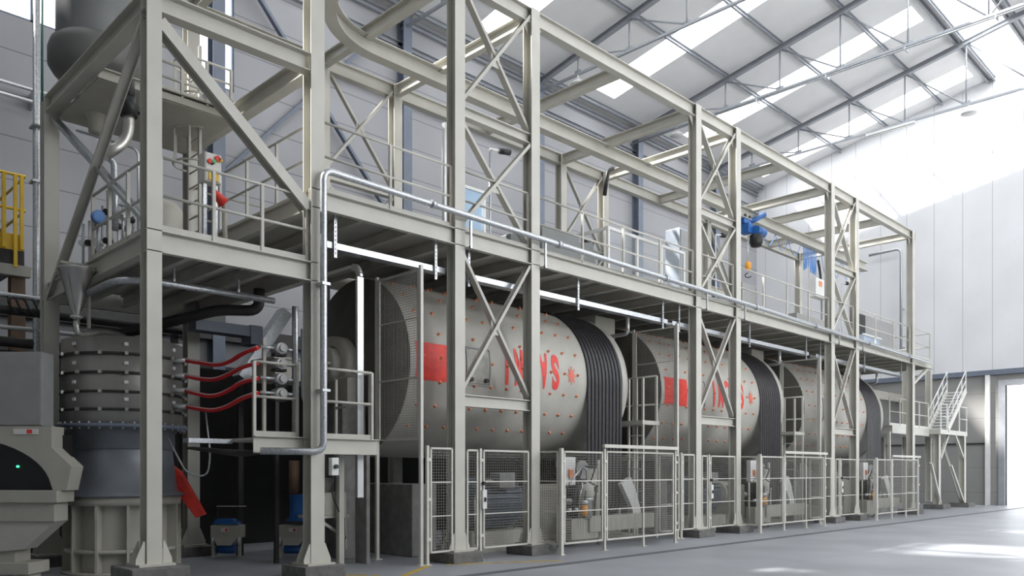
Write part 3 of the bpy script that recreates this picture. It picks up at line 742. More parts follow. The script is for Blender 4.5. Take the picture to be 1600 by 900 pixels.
# discharge chutes between the mills
for k in range(3):
    x = LE+PITCH*k
    t = thing('discharge_casing', 'pale sheet-metal discharge casing at the right end of the %s drum' % SIDE[k], 'casing', (x+.5, YC, 0), 0, 'discharge casings')
    MB().lathe([(.3,0),(.45,-.02),(.62,.05),(.62,.5),(.45,.6),(.3,.6)], (x+.75, YC, ZC_+.7) , 'Z', 24).build('inlet_spout', CREAM, t)
    MB().box(x+.75-.4, x+.75+.4, YC-.5, YC+.5, 4.9, 5.6).build('hopper_box', CREAM, t, bevel=.02)
    MB().tube(rounded([(x+.6, 12.2, 5.5), (x+.6, 12.2, 5.05), (x+.6, 12.9, 5.05)], .12), .05, 10).build('bent_pipe', SILVER, t)
# ------------------------------------------------------------------ valve platform by the second column
t = thing('valve_platform', 'low steel platform beside the second column carrying the valve rack', 'platform', (7, 12, 0))
MB().box(5.9, 8.05, YF+.16, 12.6, 2.12, 2.16).build('deck_plate', STEEL2, t)
MB().chan((5.85, YF+.14, 2.05), (8.1, YF+.14, 2.05), .26, .08, .012).build('edge_beam', STEEL, t)
MB().chan((8.08, YF+.14, 2.05), (8.08, 12.6, 2.05), .26, .08, .012).build('edge_beam', STEEL, t)
for x, y in ((8.0, 12.3),): MB().bar((x, y, 0), (x, y, 2.1), .1, .1).build('leg', STEEL, t)
guard('guard_rail', 'short guard rail on the low valve platform left of the second column', (5.9, YF+.2), (6.62, YF+.2), (.62, 1.15), .7, z0=2.16)
guard('guard_rail', 'short guard rail on the low valve platform right of the second column', (7.0, YF+.2), (8.04, YF+.2), (.62, 1.15), .95, z0=2.16)
guard('guard_rail', 'side guard rail at the right end of the low valve platform', (8.04, YF+.25), (8.04, 12.5), (.62, 1.15), .95, z0=2.16)
HY = [543, 567, 591, 614]
vr = thing('valve_rack', 'rack of four stainless pinch valves feeding the red hoses', 'valves', (6.3, 11.7, 2.2))
pz = [at(415, v, y=11.75) for v in HY]
MB().bar((pz[0].x, 11.8, 2.16), (pz[0].x, 11.8, 3.75), .05, .05).build('stand', STEEL, vr)
for p in pz:
    MB().tube([(p.x-.12, 11.7, p.z), (p.x+.2, 11.7, p.z)], .025, 10).build('nipple', SILVER, vr)
    q = MB().cyl((p.x+.22, 11.62, p.z), (p.x+.22, 11.85, p.z), .09, 18).build('valve_body', SILVER, vr)
    MB().cyl((p.x+.22, 11.56, p.z), (p.x+.22, 11.62, p.z), .06, 16).build('cap', WHITE, q)
    MB().box(p.x+.12, p.x+.32, 11.66, 11.8, p.z-.12, p.z-.08).build('yoke', DARK, q)
    MB().tube([(p.x+.3, 11.72, p.z), (p.x+.47, 11.72, p.z)], .03, 10).build('nipple', GALV, vr)
xm = pz[0].x+.5
MB().tube(rounded([(xm, 11.72, 2.2), (xm, 11.72, 3.95), (xm-.0, 11.72, 4.3)], .1), .05, 12).build('collector_pipe', GALV, vr)
MB().tube(rounded([(xm+.14, 11.68, 3.95), (xm+.14, 11.68, 2.8), (xm+.45, 11.6, 2.55)], .12), .055, 12).build('collector_pipe', GALV, vr)
HP = [[(289,563),(315,567),(340,571),(362,564),(380,551),(403,543)],
      [(289,587),(312,592),(335,594),(358,585),(378,573),(403,567)],
      [(289,610),(310,616),(333,620),(357,611),(376,597),(403,591)],
      [(291,635),(312,639),(334,642),(357,635),(377,622),(403,614)]]
for i, h in enumerate(HP):
    pts = []
    for j, (u, v) in enumerate(h):
        yy = 13.35+(11.7-13.35)*j/5
        pts.append(at(u, v, y=yy))
    fine = rounded(pts, .4, 6)
    t = thing('red_hose', 'red white-striped rubber hose beside the valve rack, %s' % ['topmost', 'second from the top', 'third from the top', 'lowest'][i], 'hose', pts[0], 0, 'red hoses')
    MB().tube(fine, .036, 12).build('hose', HOSE, t)
    MB().tube([p+Vector((-.022, -.022, .02)) for p in fine], .008, 6).build('stripe', WHITE, t)
    MB().tube([pts[0]+Vector((-.18, .1, 0)), pts[0]+Vector((.03, -.03, 0))], .042, 12).build('coupling', SILVER, t)
# ------------------------------------------------------------------ mixing vessel
VX, VY = 5.0, 14.2
t = thing('mixing_vessel', 'banded steel cylinder vessel on a blue-grey cone and ribbed round base behind the leftmost column', 'vessel', (VX, VY, 0))
ring = lambda r, z0, z1, rr: [(r, z0), (rr, z0), (rr, z1), (r, z1)]
c = MB().lathe([(0,3.8),(.8,3.8),(.92,3.76),(.92,2.42),(.9,2.4)], (VX, VY, 0), 'Z', 56).build('cylinder', VESSEL, t)
for z in (2.62, 2.9, 3.2, 3.5):
    b = MB().lathe([(.92,z-.02),(.945,z-.02),(.945,z+.02),(.92,z+.02)], (VX, VY, 0), 'Z', 56).build('band', DARK, c)
    for k in range(9):
        a = PI*1.0+k*PI/8+.1
        p = Vector((VX+.95*math.cos(a), VY+.95*math.sin(a), z)); q = Vector((VX+.99*math.cos(a), VY+.99*math.sin(a), z))
        MB().bar(p, q, .05, .05).build('clamp', INOX, b)
for z in (3.05, 3.35, 3.65, 2.78):
    for k in range(3):
        a = PI*1.12+k*.9; MB().bar((VX+.91*math.cos(a), VY+.91*math.sin(a), z), (VX+.94*math.cos(a), VY+.94*math.sin(a), z), .06, .05).build('tab', WHITE, c)
MB().lathe([(.88,2.4),(1.0,2.4),(1.0,2.34),(.9,2.34)], (VX, VY, 0), 'Z', 56).build('flange', BLUEGREY, t)
bl = MB()
for k in range(36):
    a = 2*PI*k/36; bl.cyl((VX+.955*math.cos(a), VY+.955*math.sin(a), 2.31), (VX+.955*math.cos(a), VY+.955*math.sin(a), 2.43), .016, 6)
bl.build('bolt_circle', SILVER, t, kind='stuff')
MB().lathe([(.9,2.34),(.8,2.3),(.8,2.02),(.77,2.0)], (VX, VY, 0), 'Z', 56).build('collar', BLUECONE, t)
MB().lathe([(.76,2.0),(.76,1.98),(.84,1.32),(.95,1.27),(.95,1.24),(.8,1.24)], (VX, VY, 0), 'Z', 56).build('cone', BLUECONE, t)
mb = MB(); mb.lathe([(.74,1.24),(.74,.02)], (VX, VY, 0), 'Z', 24)
mb.lathe(ring(.7,1.1,1.24,.9)+[(.7,1.1)], (VX, VY, 0), 'Z', 24); mb.lathe(ring(.7,.0,.04,.92)+[(.7,0)], (VX, VY, 0), 'Z', 24); mb.lathe(ring(.7,.34,.4,.88)+[(.7,.34)], (VX, VY, 0), 'Z', 24)
bs = mb.build('base_drum', CREAM, t)
for k in range(12):
    a = 2*PI*(k+.5)/12; d = Vector((math.cos(a), math.sin(a), 0)); tt = Vector((-d.y, d.x, 0))
    p = Vector((VX, VY, 0))+d*.82
    MB().bar(p+Vector((0,0,.04)), p+Vector((0,0,1.1)), .16, .04, up=tuple(tt)).build('rib', CREAM, bs)
MB().tube(rounded([(4.02, 13.35, 3.95), (4.02, 13.35, 3.72), (4.5, 13.65, 3.86), (4.9, 13.9, 3.86)], .12), .045, 10).build('feed_pipe', INOX, t)
t = thing('stainless_funnel', 'narrow stainless cone funnel hanging left of the banded vessel', 'funnel', (4.02, 13.35, 4.5))
MB().lathe([(.24,4.72),(.26,4.72),(.26,4.68),(.24,4.66),(.09,4.12),(.06,4.05),(.06,3.95),(.0,3.95)], (4.02, 13.35, 0), 'Z', 28).build('cone', INOX, t)
MB().lathe([(.06,4.0),(.085,4.0),(.085,3.97),(.06,3.97)], (4.02, 13.35, 0), 'Z', 20).build('clamp', SILVER, t)
MB().bar((3.85, 13.2, 4.55), (3.98, 13.28, 4.05), .02, .02).build('strut', INOX, t)
for dx in (.0, .5): MB().bar((3.8+dx, 13.35, 4.78), (4.3, 13.35, 4.78), .04, .04).build('support_arm', STEEL2, t)
MB().tube([(4.24, 13.5, 4.7), (4.24, 13.5, 3.86)], .03, 8).build('downpipe', CREAM, t)
# grey cable loop and red chute near vessel
tag(MB().tube(rounded([(5.95, 13.2, 2.7), (6.0, 13.1, 1.9), (5.9, 13.0, 1.55), (5.6, 13.1, 1.6), (5.35, 13.25, 2.2)], .4), .016, 6).build('hanging_cable', GALV), 'thin grey cable hanging in a loop right of the blue-grey cone', 'cable')
tag(MB().prism([(0,0),(.14,-.1),(.55,-.85),(.42,-.9),(.1,-.45)], .25, Matrix(((.8,0,.6,5.65),(-.6,0,.8,13.9),(0,1,0,1.75),(0,0,0,1)))).build('red_chute', RED), 'curved red sheet-metal chute beside the ribbed vessel base', 'chute')
# tank on top of the tower
TX, TY = 4.83, 15.0
t = thing('storage_tank', 'tall grey cylinder tank with flared rim on top of the left tower', 'tank', (TX, TY, 8.2))
MB().lathe([(.62,14.5),(.62,9.0)], (TX, TY, 0), 'Z', 48).build('cylinder', mat('tank_grey', (.17, .175, .175), .5, .2, .05, 2), t)
MB().lathe([(.62,9.0),(.70,8.93),(.74,8.8),(.74,8.55),(.66,8.42),(.5,8.3)], (TX, TY, 0), 'Z', 48).build('flared_rim', mat('rim_grey', (.14, .142, .135), .5, .2, .05, 2), t)
MB().lathe([(.5,8.3),(.2,7.86),(.12,7.7),(.12,7.5),(0,7.5)], (TX, TY, 0), 'Z', 36).build('outlet_cone', CREAM, t)
t = thing('outlet_pipe', 'dark valve with bent grey pipe under the left tower top', 'pipe', (5.3, 13.5, 7.5))
p = at(201, 170, y=13.3); P = [p, at(201, 205, y=13.3), at(192, 225, y=13.3), at(163, 243, y=13.3)]
MB().tube(rounded(P, .15), .085, 14).build('tube', INOX, t)
MB().cyl(p+Vector((0,0,-.12)), p+Vector((0,0,.16)), .13, 16).build('valve', BLACK, t)
MB().cyl(p+Vector((0,0,.16)), (p.x, p.y, 7.8), .09, 14).build('spool', DARK, t)
MB().box(p.x-.05, p.x+.3, p.y-.06, p.y+.06, p.z-.02, p.z+.06).build('actuator', BLACK, t)
P = [at(163, 243, y=13.35), at(178, 252, y=13.35), at(180, 300, y=13.35), at(180, 360, y=13.35)]
MB().tube(rounded(P, .1), .05, 12).build('branch_pipe', GALV, t)
MB().tube(rounded([at(120, 204, y=14.8), at(210, 232, y=13.6), at(216, 240, y=13.6), at(216, 365, y=13.6)], .08), .02, 8).build('small_pipe', SILVER, t)
# caged ladder to the tower top
t = thing('caged_ladder', 'vertical ladder with hoop cage beside the rear tower column', 'ladder', (6.2, 14.6, 4.9))
for y in (14.3, 14.75): MB().bar((6.35, y, 4.9), (6.35, y, 9.3), .05, .06).build('stile', STEEL2, t)
for k in range(15): MB().tube([(6.35, 14.3, 5.15+k*.28), (6.35, 14.75, 5.15+k*.28)], .015, 6).build('rung', STEEL2, t)
for z in (7.2, 7.8, 8.4, 9.0):
    MB().tube(arc((6.35, 14.525, z), .36, PI*.5, PI*1.5, 12, (1,0,0), (0,1,0)), .018, 6).build('hoop', STEEL2, t)
for a in (PI*.7, PI, PI*1.3): MB().bar((6.35+.36*math.cos(a), 14.525+.36*math.sin(a), 7.2), (6.35+.36*math.cos(a), 14.525+.36*math.sin(a), 9.0), .03, .01).build('cage_strip', STEEL2, t)
guard('guard_rail', 'pale guard rail on the tower top platform beside the tank', (5.3, 13.6), (6.6, 13.6), (.25, .5, .75), .4, z0=7.95)
# tower-deck equipment
def cabinet(name, label, u0, u1, v0, v1, y, d, m, cat='cabinet', bolts=True):
    a = at(u0, v0, y=y); b = at(u1, v1, y=y); t = thing(name, label, cat, (a.x, y, b.z))
    MB().box(a.x, b.x, y, y+d, b.z, a.z).build('housing', m, t, bevel=.01)
    MB().box(a.x+.02, b.x-.02, y-.012, y, b.z+.02, a.z-.02).build('door', m, t)
    return t, a, b
t, a, b = cabinet('control_panel', 'white control box with coloured buttons and a yellow plate on the tower deck', 320, 346, 236, 288, 13.2, .25, WHITE, 'control panel')
w_ = b.x-a.x; h_ = a.z-b.z
for fx, fz, m, r in ((.72, .83, RED, .05), (.25, .68, RED, .04), (.5, .7, GREEN, .035), (.42, .62, BLACK, .02), (.9, .8, YELLOW, .03)):
    x, z = a.x+fx*w_, b.z+fz*h_; MB().cyl((x, 13.15, z), (x, 13.19, z), r, 16).build('push_button', m, t)
MB().box(a.x+.2*w_, a.x+.8*w_, 13.17, 13.19, b.z+.04*h_, b.z+.38*h_).build('yellow_plate', YELLOW, t)
MB().box(a.x+.02, a.x+.08, 13.3, 13.36, 4.9, b.z).build('stand', GALV, t); MB().box(b.x-.08, b.x-.02, 13.3, 13.36, 4.9, b.z).build('stand', GALV, t)
p = at(341, 310, y=12.9)
t = thing('red_funnel', 'small bright red funnel fitting on the tower deck below the control box', 'funnel', (p.x, p.y, 4.9))
MB().tube([p+Vector((-.1, 0, .12)), p+Vector((.1, 0, -.06))], [.04, .1], 16).build('cone', RED, t)
MB().tube([p+Vector((.1, 0, -.06)), (p.x+.14, p.y, 4.92)], .04, 10).build('stem', CREAM, t)
MB().lathe([(.1,4.9),(.13,4.9),(.13,5.15),(.06,5.35),(0,5.35)], (p.x+.14, p.y, 0), 'Z', 16).build('pump_body', CREAM, t)
p = at(268, 338, y=13.6)
t, a, b = cabinet('junction_box', 'small grey junction cabinet on the tower deck near the caged ladder', 255, 280, 318, 350, 13.8, .2, GREYBOX)
MB().cyl((a.x+.12, 13.74, (a.z+b.z)/2), (a.x+.12, 13.79, (a.z+b.z)/2), .03, 12).build('knob', BLACK, t)
MB().box(a.x, a.x+.04, 13.9, 13.95, 4.9, b.z).build('stand', GALV, t)
MB().box(b.x-.04, b.x, 13.9, 13.95, 4.9, b.z).build('stand', GALV, t)
# pipework cluster on the tower deck left side
t = thing('pipe_manifold', 'cluster of thin vertical pipes with black valves on the left side of the tower deck', 'pipework', (4.6, 13.6, 4.9))
for i, (u, v0) in enumerate(((168, 298), (192, 300), (203, 320), (152, 330), (140, 345), (130, 350), (176, 310), (160, 322), (185, 330), (198, 345), (146, 318), (208, 338))):
    a = at(u, v0, y=13.5+.08*i); MB().tube([(a.x, a.y, 4.92), a], .022, 8).build('riser', GALV if i % 2 else SILVER, t)
    for z in (5.25, 5.7):
        if z < a.z: MB().cyl((a.x-.05, a.y-.05, z), (a.x+.05, a.y+.02, z+.02), .05, 10).build('valve', BLACK if (i+int(z)) % 2 else SILVER, t)
a = at(152, 372, y=13.5); MB().tube([(4.5, 13.4, 5.15), (5.3, 13.4, 5.15)], .03, 8).build('header', BLACK, t); MB().tube([(4.5, 13.4, 5.85), (5.3, 13.4, 5.85)], .03, 8).build('header', GALV, t)
p = at(155, 338, y=13.3)
t = thing('pressure_gauge', 'round blue pressure gauge among the tower deck pipes', 'gauge', p)
MB().cyl(p, p+Vector((0, .08, 0)), .1, 20).build('housing', BLUE, t); MB().cyl(p+Vector((0,-.01,0)), p, .08, 20).build('dial', BLUEL, t)
MB().tube([p+Vector((0,.04,-.08)), (p.x, p.y+.04, 4.92)], .02, 8).build('stem', GALV, t)
p = at(208, 350, y=12.6)
tag(MB().lathe([(0,0),(.3,0),(.3,.75),(.22,.86),(0,.88)], (5.0, 12.6, 4.9), 'Z', 28).build('white_drum', CREAM), 'plain pale drum standing on the tower deck behind the leftmost column', 'drum')
# tall thin service pipes beside the tower
for i, (u, m, r, v0, nm_, lb) in enumerate(((57, GALV, .06, -40, 'service_pipe', 'tall grey-blue pipe left of the tower, full height'),
        (64, mat('rust_pipe', (.28, .07, .04), .5), .03, 180, 'service_pipe', 'thin rust-red pipe between the grey and the blue pipes'), (71, mat('blue_pipe', (.02, .06, .22), .5), .05, 332, 'service_pipe', 'dark blue pipe against the rear tower column'),
        (66, mat('green_pipe', (.03, .14, .10), .5), .022, -40, 'service_pipe', 'thin dark green pipe beside the grey-blue pipe'))):
    p = at(u, v0, y=16.5+.1*i); t = thing(nm_, lb, 'pipe', (p.x, p.y, 0))
    MB().tube([(p.x, p.y, .0 if u != 66 else 8), p], r, 12).build('tube', m, t)
    for z in (4.2, 6.9, 7.9): 
        if z < p.z: MB().box(p.x-r-.02, p.x+r+.02, p.y-r-.01, p.y+r+.1, z-.02, z+.02).build('clip', GALV, t)
t = thing('wall_pipe', 'pair of thin horizontal pipes crossing the back wall at the far left', 'pipe', (0, 23.2, 11))
for z in (11.0, 11.3): MB().tube([(XW+.1, 23.1, z), (9.2, 23.1, z)], .05, 8).build('tube', SILVER, t)
for x in range(-6, 10, 3): MB().box(x-.03, x+.03, 23.05, 23.6, 10.95, 11.35).build('bracket', GALV, t)
# pipes under tower deck and lower pipe racks
t = thing('underdeck_pipe', 'grey pipe hung under the left tower deck', 'pipe', (4.5, 13, 4.5))
MB().tube(rounded([(4.15, 13.9, 4.35), (4.15, 12.1, 4.35), (4.5, 11.9, 4.38), (6.5, 11.9, 4.38)], .2), .05, 12).build('tube', GALV, t)
for x in (4.9, 5.9): MB().bar((x, 11.9, 4.38), (x, 11.9, 4.62), .03, .03).build('hanger', GALV, t)
t = thing('black_pipe', 'black pipe with elbow under the left tower deck', 'pipe', (5.6, 14, 4.3))
MB().tube(rounded([(4.9, 15.2, 3.95), (5.9, 12.6, 4.25), (6.4, 12.2, 4.25), (6.4, 12.2, 4.6)], .2), .09, 12).build('tube', DARK, t)
# yellow platform at far left
t = thing('yellow_platform', 'yellow-railed raised platform at the far left on a grey-brown column', 'platform', (3.5, 17.5, 0))
Y0 = 17.5
a = at(38, 392, y=Y0)
MB().box(0, a.x, Y0, Y0+2, a.z-.3, a.z).build('deck_slab', DARK, t)
MB().box(0, a.x-.02, Y0-.02, Y0, a.z-.02, a.z+.28).build('toe_board', YELLOW, t)
MB().box(0, a.x+.1, Y0-.05, Y0+.1, a.z-.5, a.z-.3).build('edge_beam', CREAM, t)
for u in (24, 34, 6): 
    p = at(u, 275, y=Y0-.05); MB().bar((p.x, p.y, a.z-.35 if u == 24 else a.z), (p.x, p.y, a.z+1.4), .06, .06).build('post', YELLOW, t)
for dz in (1.4, .75):
    MB().tube([(0, Y0-.05, a.z+dz), (a.x, Y0-.05, a.z+dz), (a.x, Y0+1.8, a.z+dz)], .03, 8).build('rail', YELLOW, t)
p = at(26, 420, y=Y0+.2); MB().ibeam((p.x, Y0+.2, 0), (p.x, Y0+.2, a.z-.45), .24, .24, .02, .014, up=(0,1,0)).build('column', BROWN, t)
# ------------------------------------------------------------------ press-like machine, cabinet at the lower left (turned to face the aisle corner)
t = thing('discharge_machine', 'cream machine with arched dark opening and tapered hopper body at the lower left corner', 'machine', (3.45, 13.7, 0), -PI/4)
# local x = to the right as seen from the aisle, y = away, z = up ; 1 m is about 100 px here
def lb(mb, nm_, m, par=t, **k): return mb.build(nm_, m, par, local=True, **k)
XZ = Matrix(((1,0,0,0),(0,0,1,0),(0,1,0,0),(0,0,0,1)))
arch = [(-1.2, 2.32), (-.9, 2.32)]
outer = [(-1.2,2.32),(.36,2.32),(.36,2.0),(.66,1.72),(.58,1.36),(.38,1.36)]
inner = [(.38-.0,1.36)]+[(-1.1+1.46*math.cos(a), 1.36+.8*math.sin(a)) for a in [PI/2*k/14 for k in range(1, 15)]]
lb(MB().prism(outer+inner[1:]+[(-1.2, 2.16)], .34, XZ), 'arched_hood', CREAM)
lb(MB().box(-1.2, .5, .3, .34, 1.36, 2.2), 'back_panel', BLACK)
lb(MB().box(-1.3, .5, -.1, .38, 1.18, 1.36), 'table_top', CREAM, bevel=.01)
lb(MB().box(-1.3, .42, -.04, .34, .9, 1.18), 'body', CREAM)
lb(MB().prism([(-1.3,.9),(.42,.9),(-.05,.48),(-.65,.42),(-1.3,.42)], .34, XZ), 'hopper_taper', STEEL2)
lb(MB().box(-1.3, -.22, .05, .45, .22, .48), 'stem', CREAM)
lb(MB().box(-1.3, .05, -.05, .5, .1, .28), 'foot_beam', CREAM, bevel=.01)
lb(MB().box(-.15, -.03, .0, .4, 0, .12), 'foot', CREAM); lb(MB().box(-1.3, -.95, .0, .4, 0, .12), 'foot', CREAM)
lb(MB().cyl((-.32, .28, 1.72), (-.32, .302, 1.72), .018, 10), 'green_lamp', LED)
lb(MB().box(-.2, .16, -.015, 0, 2.2, 2.28), 'label_plate', WHITE); 
lb(MB().box(.0, .08, -.02, -.015, 2.21, 2.27), 'label_mark', RED)
t2 = thing('tall_cabinet', 'plain light grey steel cabinet standing on the cream machine at the left edge', 'cabinet', (3.45, 13.7, 2.33), -PI/4)
lb(MB().box(-.6, .16, .1, .42, 0, 1.12), 'housing', GREYBOX, t2, bevel=.012); lb(MB().box(-.58, .14, .085, .1, .02, 1.1), 'door', GREYBOX, t2)
lb(MB().box(-.55, -.53, .07, .085, .15, .3), 'handle', BLACK, t2)
# small floor machines seen under the tower
def floor_machine(loc, label, blue_drum=False):
    t = thing('vibrating_feeder', label, 'machine', loc, -PI/4, 'small feeders')
    lb(MB().box(-.28, .28, 0, .3, .38, .62), 'hopper_box', CREAM, t)
    lb(MB().prism([(-.22,.38),(.22,.38),(.1,.24),(-.16,.24)], .28, XZ), 'hopper_taper', STEEL2, t)
    for x in (-.27, .23):
        lb(MB().box(x, x+.05, .02, .08, 0, .42), 'leg', CREAM, t)
    for x in (-.28, .28): lb(MB().tube([(x*.9, .02, .4), (x*.9, .02, .24)], .03, 8), 'spring', SILVER, t)
    lb(MB().cyl((-.2, .15, .16), (.14, .15, .16), .09, 16), 'motor', BLUE, t)
    lb(MB().box(-.08, .06, -.01, 0, .5, .57), 'label_plate', WHITE, t)
    lb(MB().box(.0, .05, -.014, -.01, .51, .56), 'label_mark', RED, t)
    if blue_drum:
        lb(MB().lathe([(0,.7),(.26,.7),(.26,.74),(.2,.76),(.2,1.18),(.22,1.2),(0,1.2)], (.1,.15,0), 'Z', 24), 'blue_drum', BLUE, t)
        lb(MB().cyl((-.02, .15, 1.2), (-.02, .15, 1.85), .1, 18), 'brown_duct', BROWN, t)
    else:
        lb(MB().prism([(-.24,.64),(.24,.64),(.12,.74),(-.18,.74)], .25, XZ), 'blue_lid', BLUE, t)
        lb(MB().bar((-.2, .1, .98), (.36, .1, .98), .02, .02), 'handle_bar', SILVER, t)
        for x in (-.18, .2): lb(MB().bar((x, .1, .6), (x, .1, .98), .02, .02), 'handle_post', DARK, t)
p = at(352, 868, z=0.05); floor_machine((p.x, p.y, 0), 'small cream feeder with blue lid in the dark under the tower')
p = at(458, 868, z=0.05); floor_machine((p.x, p.y, 0), 'small cream feeder under a blue drum, left of the second column', True)
# tank on wall bracket right of the second column
p = at(520, 800, y=12.4)
t = thing('bracket_tank', 'cream oil tank on a triangular bracket behind the second column', 'tank', (p.x, 12.4, 0))
a = at(497, 770, y=12.4); b = at(542, 804, y=12.4)
MB().box(a.x, b.x, 12.4, 12.9, b.z, a.z).build('tank', CREAM, t, bevel=.01)
MB().cyl(((a.x+b.x)/2, 12.6, a.z), ((a.x+b.x)/2, 12.6, a.z+.26), .1, 16).build('filler', CREAM, t)
MB().box(a.x-.1, b.x+.05, 12.4, 12.9, b.z-.05, b.z).build('shelf', CREAM, t)
MB().bar((b.x, 12.45, b.z-.05), (b.x, 12.45, .25), .05, .05).build('upright', CREAM, t)
MB().bar((a.x, 12.45, b.z-.05), (b.x, 12.45, .45), .05, .05).build('strut', CREAM, t)
MB().box(a.x-.12, a.x+.08, 12.5, 12.7, 0, a.z+.75).build('back_post', STEEL2, t)
p = at(491, 728, y=11.0)
t = thing('isolator_switch', 'small white isolator switch with black knob on the second column', 'switch', (7.05, 11.02, 1.7))
MB().box(6.99, 7.12, 10.98, 11.08, 1.58, 1.86).build('housing', WHITE, t, bevel=.01)
MB().cyl((7.055, 10.94, 1.72), (7.055, 10.98, 1.72), .035, 14).build('knob', BLACK, t)
MB().tube(rounded([(7.05, 11.03, 1.58), (7.02, 11.05, 1.3), (7.2, 11.1, 1.0)], .15), .01, 6).build('cable', BLACK, t)
t = thing('underfloor_pipe', 'short dark pipe bundle below the low valve platform', 'pipe', (5.9, 11.4, 1.95))
for i in range(3): MB().tube(rounded([(5.2, 12+.08*i, 2.0), (5.9, 11.6+.08*i, 1.95-.04*i), (6.5, 11.5+.05*i, 2.0)], .2), .02, 6).build('tube', DARK, t)
MB().box(5.2, 5.9, 12.1, 12.3, 2.08, 2.15).build('bracket', GALV, t)
# ------------------------------------------------------------------ screw feeder / machines on the main deck
t = thing('vibrating_screen', 'grey boxed screening machine on the walkway behind the first braced columns', 'machine', (14, 13.5, ZD), 0, 'screens')
MB().box(14.0, 15.35, 13.0, 14.4, ZD+.6, ZD+1.42).build('housing', SCREENG, t, bevel=.02)
for x in (14.1, 15.2): MB().box(x, x+.06, 13.05, 13.11, ZD, ZD+.6).build('leg', STEEL2, t)
MB().prism([(0,0),(.75,.2),(.6,.95),(-.1,.8)], .9, Matrix(((1,0,0,15.4),(0,0,1,13.1),(0,1,0,ZD+.45),(0,0,0,1)))).build('tilted_box', SCREENG, t)
MB().cyl((15.9, 13.3, ZD+1.45), (16.2, 13.3, ZD+1.45), .08, 14).build('motor', DARK, t)
t = thing('gear_pump', 'low dark pump with red cover lying on the walkway near the fourth column', 'pump', (12.8, 12.0, ZD))
MB().cyl((12.6, 12.0, ZD+.12), (13.2, 12.0, ZD+.12), .11, 16).build('pump_body', DARK, t); MB().box(12.5, 12.9, 12.2, 12.5, ZD, ZD+.18).build('cover', RED, t)
MB().cyl((13.4, 12.0, ZD+.12), (13.9, 12.0, ZD+.12), .09, 16).build('motor', SILVER, t)
# aluminium glazed cabin on the deck
t = thing('glazed_cabin', 'low aluminium-framed glass enclosure on the walkway over the gap after the nearest mill', 'cabin', (16.5, 13.2, ZD))
def gframe(x0, x1, y0, y1, z0, z1, ends=1):
    f = MB(); fw = .05
    for x, y in ((x1, y1), (x0, y0))[:ends]: f.bar((x, y, z0), (x, y, z1), .07, .07)
    dd = Vector((x1-x0, y1-y0, 0)).normalized()*.036; f.bar((x0+dd.x, y0+dd.y, z0+.03), (x1-dd.x, y1-dd.y, z0+.03), .06, .06); f.bar((x0+dd.x, y0+dd.y, z1-.04), (x1-dd.x, y1-dd.y, z1-.04), .06, .08)
    o = f.build('window_frame', WHITE, t)
    d = Vector((x1-x0, y1-y0, 0)).normalized()*.04
    MB().add([(x0+d.x, y0+d.y, z0+.06), (x1-d.x, y1-d.y, z0+.06), (x1-d.x, y1-d.y, z1-.07), (x0+d.x, y0+d.y, z1-.07)], [(0,1,2,3)]).build('glass_pane', GLASS, o)
ya = 13.0
xa, xb, xc, xd = [at(u, 400, y=ya).x for u in (950, 995, 1033, 1068)]
zt = ZD+1.9
for p, q in ((xa, xb), (xb, xc), (xc, xd)): gframe(p, q, ya, ya, ZD, zt, 2 if p == xa else 1)
gframe(xa, xa, ya, ya+1.8, ZD, zt)
# cabinets and panels further along
def simple_box(nm_, lab, cat, u0, u1, v0, v1, y, d, m):
    a = at(u0, v0, y=y); b = at(u1, v1, y=y); zb = b.z if 'wall cabinet' in lab else ZD
    t = thing(nm_, lab, cat, (a.x, y, zb)); MB().box(a.x, b.x, y, y+d, zb, a.z).build('housing', m, t, bevel=.01)
    return t, a, b, zb
t, a, b, zb = simple_box('switch_cabinet', 'tall pale blue-grey switch cabinet on the walkway behind the fifth column', 'cabinet', 1062, 1084, 355, 470, 13.4, .5, mat('pale_blue_grey', (.42, .47, .55), .4))
MB().box(a.x+.03, b.x-.03, 13.38, 13.4, ZD+.1, a.z-.05).build('door', GREYBOX, t)
t, a, b, zb = simple_box('duct_box', 'low pale grey box on the walkway left of the third braced pair', 'box', 1245, 1296, 488, 516, 13.2, .8, GREYBOX)
MB().box(a.x, b.x, 13.19, 13.2, zb, zb+.16).build('skirt', mat('skirt_red_brown', (.28, .14, .11), .5), t)
t, a, b, zb = simple_box('white_cabinet', 'small white wall cabinet with orange mark near the third braced pair', 'cabinet', 1275, 1292, 433, 468, 13.8, .3, WHITE)
MB().box(a.x+.25, a.x+.5, 13.78, 13.8, a.z-.3, a.z-.1).build('warning_plate', ORANGE, t)
MB().bar((b.x-.1, 13.95, ZD), (b.x-.1, 13.95, b.z), .07, .07).build('stand', GALV, t)
t, a, b, zb = simple_box('dark_panel', 'dark grey upright equipment panel at the right end of the walkway', 'panel', 1337, 1398, 487, 548, 13.6, .2, GREYBOX)
MB().box(a.x+.05, a.x+.9, 13.56, 13.6, zb+.1, a.z-.05).build('dark_opening', BLACK, t)
t, a, b, zb = simple_box('sloped_bin', 'pale blue-white bin standing before the dark panel at the walkway end', 'bin', 1347, 1374, 522, 545, 12.6, .6, mat('pale_blue', (.42, .52, .66), .4))
MB().bar((a.x-.05, 12.55, a.z), (b.x+.05, 12.55, a.z), .06, .06).build('rim', WHITE, t)
t, a, b, zb = simple_box('tilted_chute', 'grey inclined chute box on the walkway between second and third braced pairs', 'chute', 1160, 1180, 440, 478, 13.4, .5, GREYBOX)
MB().cyl((a.x+.1, 13.1, ZD+.15), (b.x+.3, 13.1, ZD+.15), .12, 14).build('motor', BLUE, t)
